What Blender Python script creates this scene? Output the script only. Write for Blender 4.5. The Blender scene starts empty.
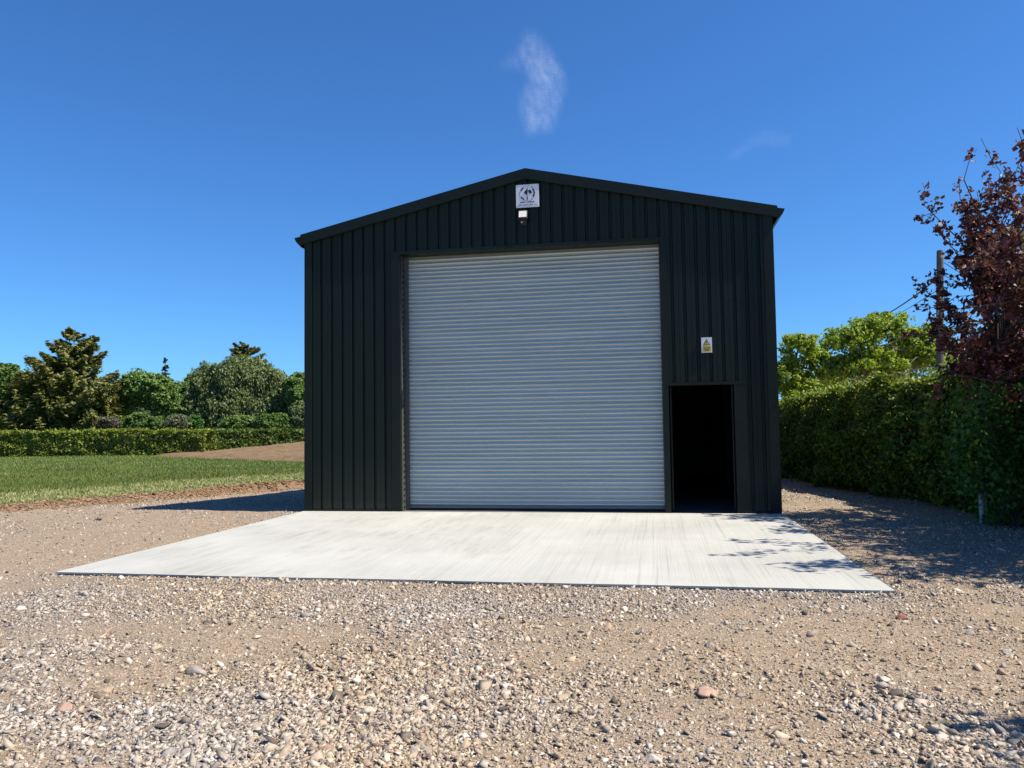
import bpy, math, random
import numpy as np
from mathutils import Matrix, Vector

rng = np.random.default_rng(11)
random.seed(5)
scene = bpy.context.scene
COL = scene.collection

# ------------------------------------------------------------------ camera numbers
F_PX, PITCH, ROLL, YAW = 784.12, 0.0545, -0.0139, -0.1791
CAM = np.array([6.2034, -13.2228, 1.4497])
_f0 = np.array([math.sin(YAW), math.cos(YAW), 0.0])
_r0 = np.array([math.cos(YAW), -math.sin(YAW), 0.0])
_u0 = np.array([0, 0, 1.0])
FW = _f0 * math.cos(PITCH) + _u0 * math.sin(PITCH)
UP2 = -_f0 * math.sin(PITCH) + _u0 * math.cos(PITCH)
RC = math.cos(ROLL) * _r0 + math.sin(ROLL) * UP2
UC = -math.sin(ROLL) * _r0 + math.cos(ROLL) * UP2


def ray(px, py):
    return FW + RC * ((px - 512) / F_PX) - UC * ((py - 384) / F_PX)


def on_z(px, py, z=0.0):
    d = ray(px, py)
    return CAM + d * ((z - CAM[2]) / d[2])


def on_y(px, py, y=0.0):
    d = ray(px, py)
    return CAM + d * ((y - CAM[1]) / d[1])


def at(px, py, dist):
    return CAM + ray(px, py) * dist


def project(P):
    v = np.asarray(P, float) - CAM
    w = v @ FW
    return 512 + F_PX * (v @ RC) / w, 384 - F_PX * (v @ UC) / w, w


# ------------------------------------------------------------------ noise
def vnoise(x, y, seed=0):
    x = np.asarray(x, float); y = np.asarray(y, float)
    xi = np.floor(x).astype(np.int64); yi = np.floor(y).astype(np.int64)
    fx = x - xi; fy = y - yi
    fx = fx * fx * (3 - 2 * fx); fy = fy * fy * (3 - 2 * fy)

    def h(a, b):
        n = (a * 374761393 + b * 668265263 + seed * 974634777) & 0xFFFFFFFF
        n = ((n ^ (n >> 13)) * 1274126177) & 0xFFFFFFFF
        n = n ^ (n >> 16)
        return (n & 0xFFFF) / 65535.0
    return (h(xi, yi) * (1 - fx) * (1 - fy) + h(xi + 1, yi) * fx * (1 - fy)
            + h(xi, yi + 1) * (1 - fx) * fy + h(xi + 1, yi + 1) * fx * fy)


def fbm(x, y, seed=0, octs=4):
    t = 0; a = 0.5; s = 0
    for k in range(octs):
        t = t + a * vnoise(x * 2 ** k, y * 2 ** k, seed + k * 7); s += a; a *= 0.5
    return t / s


def sstep(a, b, x):
    t = np.clip((np.asarray(x, float) - a) / (b - a), 0, 1)
    return t * t * (3 - 2 * t)


# ------------------------------------------------------------------ mesh helpers
def link(name, me, mat=None, parent=None, origin=None):
    o = bpy.data.objects.new(name, me)
    COL.objects.link(o)
    if mat is not None:
        for m in (mat if isinstance(mat, (list, tuple)) else [mat]):
            me.materials.append(m)
    if parent is not None:
        o.parent = parent
    return o


def world_loc(o):
    v = np.zeros(3)
    while o is not None:
        v = v + np.array(o.location); o = o.parent
    return v


def npmesh(name, V, Fs, mat=None, parent=None, smooth=False, loc=None, attr=None, matidx=None):
    """V in WORLD coordinates; Fs one (m,k) array or a list of them."""
    V = np.asarray(V, np.float64)
    off = world_loc(parent) if parent is not None else np.zeros(3)
    if loc is not None:
        off = off + (np.asarray(loc) - off)
    Fs = Fs if isinstance(Fs, list) else [Fs]
    Fs = [np.asarray(f, np.int32) for f in Fs if len(f)]
    me = bpy.data.meshes.new(name)
    me.vertices.add(len(V))
    me.vertices.foreach_set('co', (V - off).astype(np.float32).ravel())
    nl = sum(f.size for f in Fs); npoly = sum(len(f) for f in Fs)
    me.loops.add(nl)
    me.loops.foreach_set('vertex_index', np.concatenate([f.ravel() for f in Fs]))
    me.polygons.add(npoly)
    tot = np.concatenate([np.full(len(f), f.shape[1], np.int32) for f in Fs])
    st = np.concatenate([[0], np.cumsum(tot)[:-1]]).astype(np.int32)
    me.polygons.foreach_set('loop_start', st)
    me.polygons.foreach_set('loop_total', tot)
    if smooth:
        me.polygons.foreach_set('use_smooth', np.ones(npoly, bool))
    if matidx is not None:
        me.polygons.foreach_set('material_index', np.asarray(matidx, np.int32))
    me.update(calc_edges=True)
    if attr:
        for k, arr in attr.items():
            a = me.attributes.new(k, 'FLOAT', 'POINT')
            a.data.foreach_set('value', np.asarray(arr, np.float32))
    me.validate()
    o = link(name, me, mat, parent)
    if loc is not None:
        o.location = Vector(np.asarray(loc) - (world_loc(parent) if parent is not None else 0))
    return o


class MB:
    """collects boxes, prisms and tubes in world coordinates"""
    def __init__(s):
        s.V = []; s.F = []

    def add(s, V, F):
        b = len(s.V)
        s.V += [tuple(float(c) for c in v) for v in V]
        s.F += [tuple(int(i) + b for i in f) for f in F]
        return s

    def box(s, x0, x1, y0, y1, z0, z1):
        V = [(x, y, z) for z in (z0, z1) for y in (y0, y1) for x in (x0, x1)]
        return s.add(V, [(0, 2, 3, 1), (4, 5, 7, 6), (0, 1, 5, 4), (2, 6, 7, 3), (0, 4, 6, 2), (1, 3, 7, 5)])

    def prism(s, pts, axis, a, b):
        """pts 2-D polygon; axis 'y': pts are (x,z) extruded in y; 'x': (y,z); 'z': (x,y)"""
        n = len(pts)
        def mk(p, t):
            return {'y': (p[0], t, p[1]), 'x': (t, p[0], p[1]), 'z': (p[0], p[1], t)}[axis]
        V = [mk(p, a) for p in pts] + [mk(p, b) for p in pts]
        F = [tuple(range(n)), tuple(range(2 * n - 1, n - 1, -1))]
        F += [(i, (i + 1) % n, n + (i + 1) % n, n + i) for i in range(n)]
        return s.add(V, F)

    def tube(s, path, rad, sides=7, cap=True):
        path = [np.asarray(p, float) for p in path]
        n = len(path)
        if np.isscalar(rad): rad = [rad] * n
        V = []; F = []
        for i, p in enumerate(path):
            t = path[min(i + 1, n - 1)] - path[max(i - 1, 0)]
            t = t / (np.linalg.norm(t) + 1e-9)
            a = np.cross(t, (0, 0, 1)) if abs(t[2]) < .9 else np.cross(t, (1, 0, 0))
            a /= np.linalg.norm(a); b = np.cross(t, a)
            for k in range(sides):
                th = 2 * math.pi * k / sides
                V.append(p + rad[i] * (a * math.cos(th) + b * math.sin(th)))
        for i in range(n - 1):
            for k in range(sides):
                F.append((i * sides + k, i * sides + (k + 1) % sides, (i + 1) * sides + (k + 1) % sides, (i + 1) * sides + k))
        if cap:
            F.append(tuple(range(sides))[::-1]); F.append(tuple((n - 1) * sides + k for k in range(sides)))
        return s.add(V, F)

    def build(s, name, mat, parent=None, smooth=False, loc=None, bevel=0):
        off = world_loc(parent) if parent is not None else np.zeros(3)
        o_off = np.asarray(loc, float) if loc is not None else off
        me = bpy.data.meshes.new(name)
        me.from_pydata([tuple(np.array(v) - o_off) for v in s.V], [], s.F)
        if smooth:
            me.polygons.foreach_set('use_smooth', np.ones(len(me.polygons), bool))
        import bmesh
        bm = bmesh.new(); bm.from_mesh(me); bmesh.ops.recalc_face_normals(bm, faces=bm.faces); bm.to_mesh(me); bm.free()
        me.update()
        o = link(name, me, mat, parent)
        if loc is not None:
            o.location = Vector(o_off - off)
        if bevel:
            m = o.modifiers.new('Bevel', 'BEVEL'); m.width = bevel; m.segments = 2; m.limit_method = 'ANGLE'
        return o


def empty(name, loc, label, cat, group=None):
    o = bpy.data.objects.new(name, None)
    COL.objects.link(o)
    o.location = Vector(loc); o.empty_display_size = .3
    o['label'] = label; o['category'] = cat
    if group: o['group'] = group
    return o


def tag(o, label=None, cat=None, group=None, kind=None):
    if label: o['label'] = label
    if cat: o['category'] = cat
    if group: o['group'] = group
    if kind: o['kind'] = kind
    return o


# ------------------------------------------------------------------ material helpers
class NT:
    def __init__(s, name):
        s.m = bpy.data.materials.new(name); s.m.use_nodes = True
        s.t = s.m.node_tree; s.t.nodes.clear()
        s.out = s.n('ShaderNodeOutputMaterial')

    def n(s, typ, **kw):
        nd = s.t.nodes.new(typ)
        for k, v in kw.items(): setattr(nd, k, v)
        return nd

    def l(s, a, b):
        s.t.links.new(a, b)

    def set(s, sock, v):
        if hasattr(v, 'is_linked') or isinstance(v, bpy.types.NodeSocket): s.l(v, sock)
        else: sock.default_value = v

    def coord(s, which='Object', scale=(1, 1, 1)):
        c = s.n('ShaderNodeTexCoord'); mp = s.n('ShaderNodeMapping')
        mp.inputs['Scale'].default_value = scale
        s.l(c.outputs[which], mp.inputs['Vector'])
        return mp.outputs[0]

    def noise(s, vec, scale, detail=4, rough=.55):
        nd = s.n('ShaderNodeTexNoise'); s.l(vec, nd.inputs['Vector'])
        nd.inputs['Scale'].default_value = scale; nd.inputs['Detail'].default_value = detail
        nd.inputs['Roughness'].default_value = rough
        return nd.outputs['Fac']

    def voro(s, vec, scale, out='Distance', feature='F1'):
        nd = s.n('ShaderNodeTexVoronoi', feature=feature); s.l(vec, nd.inputs['Vector'])
        nd.inputs['Scale'].default_value = scale
        return nd.outputs[out]

    def ramp(s, fac, stops, interp='LINEAR'):
        nd = s.n('ShaderNodeValToRGB'); cr = nd.color_ramp; cr.interpolation = interp
        while len(cr.elements) < len(stops): cr.elements.new(.5)
        for e, (p, c) in zip(cr.elements, stops):
            e.position = p
            c = (c, c, c) if np.isscalar(c) else c
            e.color = (*c[:3], 1)
        s.l(fac, nd.inputs[0])
        return nd.outputs[0]

    def mix(s, fac, a, b, mode='MIX'):
        nd = s.n('ShaderNodeMix', data_type='RGBA', blend_type=mode)
        s.set(nd.inputs[0], fac)
        for k, v in ((6, a), (7, b)):
            if isinstance(v, tuple): v = (*v[:3], 1)
            s.set(nd.inputs[k], v)
        return nd.outputs[2]

    def math(s, op, a, b=0.0):
        nd = s.n('ShaderNodeMath', operation=op)
        s.set(nd.inputs[0], a); s.set(nd.inputs[1], b)
        return nd.outputs[0]

    def bump(s, h, strength=.5, dist=.01, prev=None):
        nd = s.n('ShaderNodeBump'); nd.inputs['Strength'].default_value = strength
        nd.inputs['Distance'].default_value = dist
        s.l(h, nd.inputs['Height'])
        if prev is not None: s.l(prev, nd.inputs['Normal'])
        return nd.outputs[0]

    def attr(s, name):
        return s.n('ShaderNodeAttribute', attribute_name=name).outputs['Fac']

    def island(s):
        return s.n('ShaderNodeNewGeometry').outputs['Random Per Island']

    def bsdf(s, col, rough=.6, metal=0., normal=None, spec=None, coat=0):
        p = s.n('ShaderNodeBsdfPrincipled')
        if isinstance(col, tuple): col = (*col[:3], 1)
        s.set(p.inputs['Base Color'], col); s.set(p.inputs['Roughness'], rough)
        s.set(p.inputs['Metallic'], metal)
        if spec is not None: p.inputs['Specular IOR Level'].default_value = spec
        if normal is not None: s.l(normal, p.inputs['Normal'])
        s.l(p.outputs[0], s.out.inputs[0])
        return s.m


def plain(name, col, rough=.6, metal=0., var=.12, scale=6, spec=None):
    t = NT(name); v = t.coord()
    nz = t.noise(v, scale, 5)
    lo = tuple(c * (1 - var) for c in col); hi = tuple(min(1, c * (1 + var)) for c in col)
    c = t.ramp(nz, [(.3, lo), (.7, hi)])
    r = t.ramp(nz, [(.3, max(.02, rough - .08)), (.7, min(1, rough + .08))])
    return t.bsdf(c, r, metal, t.bump(t.noise(v, scale * 8, 3), .05, .005), spec)


def leaf_mat(name, cols, trans=.3, rough=.55, clump=1.2):
    """leaf colour differs leaf by leaf and clump by clump"""
    t = NT(name)
    r = t.island()
    n = len(cols)
    c = t.ramp(r, [(i / max(1, n - 1), col) for i, col in enumerate(cols)])
    nz = t.noise(t.coord('Object'), clump, 2)
    c = t.mix(1.0, c, t.ramp(nz, [(.3, .8), (.7, 1.15)]), 'MULTIPLY')
    p = t.n('ShaderNodeBsdfPrincipled'); t.l(c, p.inputs['Base Color'])
    p.inputs['Roughness'].default_value = rough; p.inputs['Specular IOR Level'].default_value = .3
    tr = t.n('ShaderNodeBsdfTranslucent'); t.l(t.mix(1.0, c, (1.0, 1.1, .6), 'MULTIPLY'), tr.inputs[0])
    mx = t.n('ShaderNodeMixShader'); mx.inputs[0].default_value = trans
    t.l(p.outputs[0], mx.inputs[1]); t.l(tr.outputs[0], mx.inputs[2]); t.l(mx.outputs[0], t.out.inputs[0])
    return t.m


# ------------------------------------------------------------------ world, sun, camera
SUN_DIR = Vector((3.56, -0.27, 4.95)).normalized()
SUN_EL = math.asin(SUN_DIR.z); SUN_AZ = math.atan2(SUN_DIR.x, SUN_DIR.y)
world = bpy.data.worlds.new('World'); scene.world = world; world.use_nodes = True
wt = world.node_tree
sky = wt.nodes.new('ShaderNodeTexSky'); sky.sky_type = 'NISHITA'; sky.sun_disc = False
sky.sun_elevation = SUN_EL; sky.sun_rotation = SUN_AZ
sky.altitude = 200; sky.air_density = 1.0; sky.dust_density = .35; sky.ozone_density = 4.0
bg = wt.nodes['Background']; bg.inputs[1].default_value = 0.085
tint = wt.nodes.new('ShaderNodeMix'); tint.data_type = 'RGBA'; tint.blend_type = 'MULTIPLY'; tint.inputs[0].default_value = 1
tint.inputs[7].default_value = (.385, .75, 1.14, 1)
wt.links.new(sky.outputs[0], tint.inputs[6]); wt.links.new(tint.outputs[2], bg.inputs[0])

sd = bpy.data.lights.new('sun', 'SUN'); sd.energy = 5.0; sd.angle = math.radians(.53); sd.color = (1, .925, .80)
so = bpy.data.objects.new('sun', sd); COL.objects.link(so)
so.rotation_euler = SUN_DIR.to_track_quat('Z', 'Y').to_euler(); so.location = (20, -4, 30)

cd = bpy.data.cameras.new('camera'); cam = bpy.data.objects.new('camera', cd); COL.objects.link(cam)
cd.sensor_width = 36; cd.lens = F_PX / 1024 * 36; cd.clip_end = 30000; cd.clip_start = .05
R = Matrix((RC, UC, -FW)).transposed().to_4x4(); R.translation = Vector(CAM)
cam.matrix_world = R
scene.camera = cam
vs = scene.view_settings
vs.view_transform = 'Standard'; vs.look = 'None'; vs.exposure = 0.75; vs.gamma = 1; vs.use_curve_mapping = False
scene.cycles.max_bounces = 8; scene.cycles.transparent_max_bounces = 24
scene.cycles.use_denoising = True

# ------------------------------------------------------------------ ground shape
W = 8.2; D = 5.92; SHED_D = 10.0
E0 = on_z(0, 504, .12)[:2]; E1 = on_z(304, 479.5, -.05)[:2]
EDIR = (E1 - E0) / np.linalg.norm(E1 - E0)
ENRM = np.array([-EDIR[1], EDIR[0]])          # towards the lawn


def edge_s(x, y):
    return (x - E0[0]) * ENRM[0] + (y - E0[1]) * ENRM[1]


def edge_jit(x, y):
    a = x * EDIR[0] + y * EDIR[1]
    return .55 * (vnoise(a * .35, a * 0, 91) - .5) + .34 * (fbm(a * 1.7, a * 0 + 5, 92, 4) - .5)


def ground_z(x, y, fine=True):
    x = np.asarray(x, float); y = np.asarray(y, float)
    s = edge_s(x, y) + edge_jit(x, y)
    yard = -.021 - .032 * np.clip(y, 0, 14) * sstep(1, -1, x)
    q = np.maximum(np.maximum(-x, x - W), np.maximum(-D - y, y - SHED_D))
    calm = .3 + .7 * sstep(.05, .6, q)
    yard = yard + .05 * (fbm(x * .35, y * .35, 3, 3) - .5) * calm
    if fine:
        yard = yard + .035 * (fbm(x * 2.3, y * 2.3, 5, 4) - .5) * calm
    inside = sstep(.02, -.06, q)
    yard = yard * (1 - inside) + (-.11) * inside
    # a shallow lip of loose stones along the slab's front edge
    k = sstep(-.24, -.03, s)
    lawn = .12 - .018 * np.clip(y + 1, 0, 15) + .05 * (fbm(x * .2, y * .2, 8, 2) - .5)
    z = yard * (1 - k) + lawn * k
    if fine:
        z = z + .07 * (fbm(x * 4, y * 4, 14, 4) - .5) * sstep(-.55, -.15, s) * sstep(.02, -.05, s)
    return z


def blob(x, y, px, py, rx, ry):
    c = on_z(px, py, -.05)
    # ellipse in view-aligned axes
    dx = (x - c[0]) * _r0[0] + (y - c[1]) * _r0[1]
    dy = (x - c[0]) * _f0[0] + (y - c[1]) * _f0[1]
    return np.exp(-((dx / rx) ** 2 + (dy / ry) ** 2))


def gravel_mask(x, y):
    n = fbm(x * .9, y * .9, 21, 4)
    n2 = fbm(x * 3.1, y * 3.1, 33, 3)
    m = .25 + 1.7 * (n - .5) + .9 * (n2 - .5)
    for (px, py, rx, ry, a) in [
            (330, 610, 2.2, .55, .75), (120, 605, 1.4, .5, .55), (520, 615, .8, .4, .35),
            (240, 690, .95, .55, .65), (60, 735, .6, .35, .5), (330, 745, .5, .35, .4), (430, 690, .5, .4, .3),
            (150, 634, .9, .25, -.6), (340, 640, .7, .2, -.4), (560, 660, .5, .4, -.25), (640, 740, .4, .4, -.3),
            (20, 560, 2.5, 1.6, -.5), (150, 545, 2, 1.4, -.2), (800, 640, .9, .35, -.45), (730, 620, .7, .3, -.25),
            (760, 745, .5, .3, -.35), (960, 700, .7, .4, -.4), (700, 690, .6, .45, .28), (850, 700, .35, .4, .35),
            (885, 604, .6, .35, .55), (690, 640, .5, .3, .25), (940, 640, .9, .4, .12)]:
        m = m + a * blob(x, y, px, py, rx, ry)
    # a spill of loose gravel along the slab front
    m = m + .45 * sstep(.5, .05, -D - y) * (y < -D) * ((x > -.1) & (x < W + .3))
    return np.clip(m, 0, 1)


# ---- ground sheet
def axis(lo, hi, step, far, ratio=1.16):
    c = list(np.arange(lo, hi + 1e-6, step))
    a = []; d = step; p = hi
    while p < far:
        d *= ratio; p += d; a.append(p)
    b = []; d = step; p = lo
    while p > -far:
        d *= ratio; p -= d; b.append(p)
    return np.array(b[::-1] + c + a)


xs = axis(-7.5, 12.0, .055, 6000); ys = axis(-11.5, 6.0, .055, 6000)
GX, GY = np.meshgrid(xs, ys)
gx = GX.ravel(); gy = GY.ravel()
gz = ground_z(gx, gy)
nx, ny = len(xs), len(ys)
idx = np.arange(nx * ny).reshape(ny, nx)
GF = np.stack([idx[:-1, :-1].ravel(), idx[:-1, 1:].ravel(), idx[1:, 1:].ravel(), idx[1:, :-1].ravel()], 1)
s_all = edge_s(gx, gy) + edge_jit(gx, gy)
gm = gravel_mask(gx, gy)
bank = sstep(-.42, -.16, s_all + .25 * (fbm(gx * 2, gy * 2, 66, 3) - .5))

t = NT('gravel_and_dirt'); v = t.coord()
am = t.attr('gravel'); ab = t.attr('bank')
n1 = t.noise(v, 1.3, 6, .6); n2 = t.noise(v, 14, 6, .65); n3 = t.noise(v, 70, 4, .7)
dirt = t.ramp(n1, [(.3, (.225, .158, .10)), (.55, (.305, .222, .146)), (.75, (.40, .31, .215))])
dirt = t.mix(.55, dirt, t.ramp(n2, [(.3, (.12, .085, .057)), (.55, (.30, .228, .158)), (.75, (.54, .435, .325))]))
grav = t.ramp(t.noise(v, 30, 6, .75), [(.3, (.08, .062, .048)), (.48, (.20, .158, .12)), (.62, (.30, .245, .19)), (.75, (.42, .36, .30))])
vc = t.voro(v, 55, 'Color')
sep = t.n('ShaderNodeSeparateColor'); t.l(vc, sep.inputs[0])
grav = t.mix(.5, grav, t.ramp(sep.outputs[0], [(0, (.12, .097, .078)), (.35, (.24, .19, .145)), (.7, (.33, .265, .205)), (1, (.45, .39, .33))]))
pk = t.n('ShaderNodeSeparateColor'); t.l(t.voro(v, 95, 'Color'), pk.inputs[0])
dirt = t.mix(.62, dirt, t.ramp(pk.outputs[0], [(0, (.11, .082, .06)), (.3, (.25, .182, .122)), (.7, (.35, .27, .19)), (.93, (.48, .39, .285)), (1, (.66, .60, .50))]))
col = t.mix(am, dirt, grav)
soil = t.ramp(n2, [(.3, (.12, .072, .04)), (.55, (.23, .15, .092)), (.75, (.32, .22, .14))])
col = t.mix(ab, col, soil)
vd = t.voro(v, 55); vd2 = t.voro(v, 120)
h = t.math('ADD', t.math('MULTIPLY', vd, t.math('ADD', t.math('MULTIPLY', am, .8), .2)), t.math('MULTIPLY', n3, .45))
h = t.math('ADD', h, t.math('MULTIPLY', n2, .8))
h = t.math('ADD', h, t.math('MULTIPLY', vd2, .4))
M_GROUND = t.bsdf(col, .93, 0, t.bump(h, .85, .02), .2)
ground = npmesh('ground', np.stack([gx, gy, gz], 1), GF, M_GROUND, smooth=True, attr={'gravel': gm, 'bank': bank})
tag(ground, kind='structure')

# ---- loose gravel: one stuff mesh (stones nobody could count)
CUBE = np.array([(x, y, z) for z in (-1, 1) for y in (-1, 1) for x in (-1, 1)], float)
CUBEF = np.array([(0, 2, 3, 1), (4, 5, 7, 6), (0, 1, 5, 4), (2, 6, 7, 3), (0, 4, 6, 2), (1, 3, 7, 5)])
TRI12 = np.concatenate([CUBEF[:, [0, 1, 2]], CUBEF[:, [0, 2, 3]]])


def rot_z(V, a):
    c, s = np.cos(a)[:, None], np.sin(a)[:, None]
    x = V[:, :, 0] * c - V[:, :, 1] * s; y = V[:, :, 0] * s + V[:, :, 1] * c
    return np.stack([x, y, V[:, :, 2]], 2)


OCT = np.array([(1, 0, 0), (-1, 0, 0), (0, 1, 0), (0, -1, 0), (0, 0, 1), (0, 0, -1)], float)
OCTF = np.array([(0, 2, 4), (2, 1, 4), (1, 3, 4), (3, 0, 4), (2, 0, 5), (1, 2, 5), (3, 1, 5), (0, 3, 5)])


def stone_spots(n, dmin, dmax, base, power):
    d = 1 / rng.uniform(1 / dmax, 1 / dmin, n)
    a = YAW + rng.uniform(-1.05, 1.05, n)
    x = CAM[0] + d * np.sin(a); y = CAM[1] + d * np.cos(a)
    m = gravel_mask(x, y)
    m = np.where(d > 9, np.minimum(m, .6), m)
    keep = (rng.random(n) < (base + (1 - base) * m ** power)) & (rng.random(n) < 1 - .85 * sstep(.66, 1.05, np.abs(a - YAW)))
    keep &= ~((x > -.03) & (x < W + .03) & (y > -D - .03) & (y < SHED_D + .2))
    keep &= (edge_s(x, y) + edge_jit(x, y) < -.12)
    return x[keep], y[keep], d[keep]


def stones(n, shape, faces, med, sig, lo, hi, lod, base, power, sink=(-.15, .4)):
    x, y, d = stone_spots(n, 2.6, 26, base, power)
    k = len(x)
    sz = np.clip(np.maximum(np.exp(rng.normal(math.log(med), sig, k)), d * lod), lo, hi)
    nv_ = len(shape)
    V = shape[None] * rng.uniform(.3, 1.1, (k, nv_, 3)) + rng.normal(0, .16, (k, nv_, 3))
    V[:, :, 0] *= rng.uniform(.8, 1.5, k)[:, None]
    V[:, :, 2] *= rng.uniform(.4, .8, k)[:, None]
    tx = rng.normal(0, .4, k)[:, None]; ty = rng.normal(0, .4, k)[:, None]
    V[:, :, 2] += tx * V[:, :, 0] + ty * V[:, :, 1]
    V = rot_z(V, rng.uniform(0, 6.28, k)) * sz[:, None, None]
    V[:, :, 0] += x[:, None]; V[:, :, 1] += y[:, None]
    V[:, :, 2] += (ground_z(x, y) + sz * rng.uniform(sink[0], sink[1], k))[:, None]
    F = (faces[None] + (np.arange(k) * nv_)[:, None, None]).reshape(-1, faces.shape[1])
    return V.reshape(-1, 3), F


t = NT('crushed_stone')
c = t.ramp(t.island(), [(0, (.10, .08, .066)), (.12, (.24, .19, .145)), (.3, (.42, .325, .215)), (.45, (.34, .285, .225)), (.6, (.50, .41, .29)),
                        (.7, (.40, .265, .175)), (.8, (.25, .22, .195)), (.92, (.55, .46, .345)), (1, (.66, .59, .48))])
hs = t.n('ShaderNodeHueSaturation'); t.l(c, hs.inputs['Color']); hs.inputs['Saturation'].default_value = .62; hs.inputs['Value'].default_value = .98
c = t.mix(t.ramp(t.noise(t.coord(), .55, 4, .6), [(.42, 0.), (.6, 1.)]), c, hs.outputs[0])
v = t.coord(); c = t.mix(.5, c, t.mix(1., c, t.ramp(t.noise(v, 60, 4), [(.3, .6), (.7, 1.3)]), 'MULTIPLY'))
M_STONE = t.bsdf(c, .9, 0, t.bump(t.noise(v, 150, 3), .4, .004), .2)
S1, F1 = stones(620000, CUBE, CUBEF, .0052, .5, .0022, .016, .0009, .10, 1.15)
S3, F3 = stones(20000, OCT, OCTF, .030, .3, .016, .06, .0016, .10, 2.0, (-.3, .1))
kq = np.repeat(fbm(S3[::6, 0] * 1.4, S3[::6, 1] * 1.4, 81, 3) > .5, 8); F3 = F3[kq]
S2_, F2 = stones(82000, OCT, OCTF, .019, .42, .010, .05, .0016, .16, 1.0, (-.25, .2))
used, inv = np.unique(F3.ravel(), return_inverse=True); S3 = S3[used]; F3 = inv.reshape(-1, 3)
tag(npmesh('gravel', np.concatenate([S1, S2_, S3]), [F1, np.concatenate([F2, F3 + len(S2_)]) + len(S1)], M_STONE), 'loose crushed stone strewn over the dirt yard', 'gravel', kind='stuff')

n = 16000
a_ = rng.uniform(-6, 22, n); s_ = -rng.exponential(.16, n) + .02
x = E0[0] + EDIR[0] * a_ + ENRM[0] * s_; y = E0[1] + EDIR[1] * a_ + ENRM[1] * s_
j = edge_jit(x, y); x = x - ENRM[0] * j; y = y - ENRM[1] * j
sz = np.clip(np.exp(rng.normal(math.log(.013), .5, n)), .006, .045)
V = CUBE[None] * rng.uniform(.4, 1.1, (n, 8, 3)); V[:, :, 2] *= .75
V = rot_z(V, rng.uniform(0, 6.28, n)) * sz[:, None, None]
V[:, :, 0] += x[:, None]; V[:, :, 1] += y[:, None]; V[:, :, 2] += (ground_z(x, y) + sz * .1)[:, None]
t = NT('soil_clod'); c = t.ramp(t.island(), [(0, (.11, .068, .04)), (.5, (.22, .145, .09)), (.85, (.28, .19, .12)), (1, (.34, .26, .185))])
tag(npmesh('soil_clods', V.reshape(-1, 3), (CUBEF[None] + (np.arange(n) * 8)[:, None, None]).reshape(-1, 4), t.bsdf(c, .95, 0, None, .1)), 'crumbled brown soil clods along the cut lawn bank', 'soil', kind='stuff')

# ---- the larger stones, each a thing
ICO = None
def stone_mesh(seed, r3):
    import bmesh
    bm = bmesh.new(); bmesh.ops.create_icosphere(bm, subdivisions=3, radius=1)
    bm.normal_update()
    g = np.random.default_rng(seed)
    planes = [(lambda q: q / np.linalg.norm(q))(g.normal(size=3)) for _ in range(14)]
    offs = g.uniform(.38, .72, 14)
    for vv in bm.verts:
        p = np.array(vv.co)
        for q, of in zip(planes, offs):
            e = p @ q - of
            if e > 0: p = p - q * e
        p = p * (1 + .05 * math.sin(5 * p[0] + seed) * math.cos(6 * p[1] + 2 * p[2]))
        vv.co = Vector(p * r3)
    V = np.array([vv.co[:] for vv in bm.verts]); F = np.array([[x.index for x in f.verts] for f in bm.faces])
    bm.free()
    return V, F


def stone_mat(name, colr):
    t = NT(name); v = t.coord()
    n = t.noise(v, 22, 6, .65)
    c = t.ramp(n, [(.28, tuple(k * .62 for k in colr)), (.5, colr), (.72, tuple(min(1, k * 1.3) for k in colr))])
    return t.bsdf(c, .88, 0, t.bump(t.noise(v, 60, 5, .7), .6, .01), .2)


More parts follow.
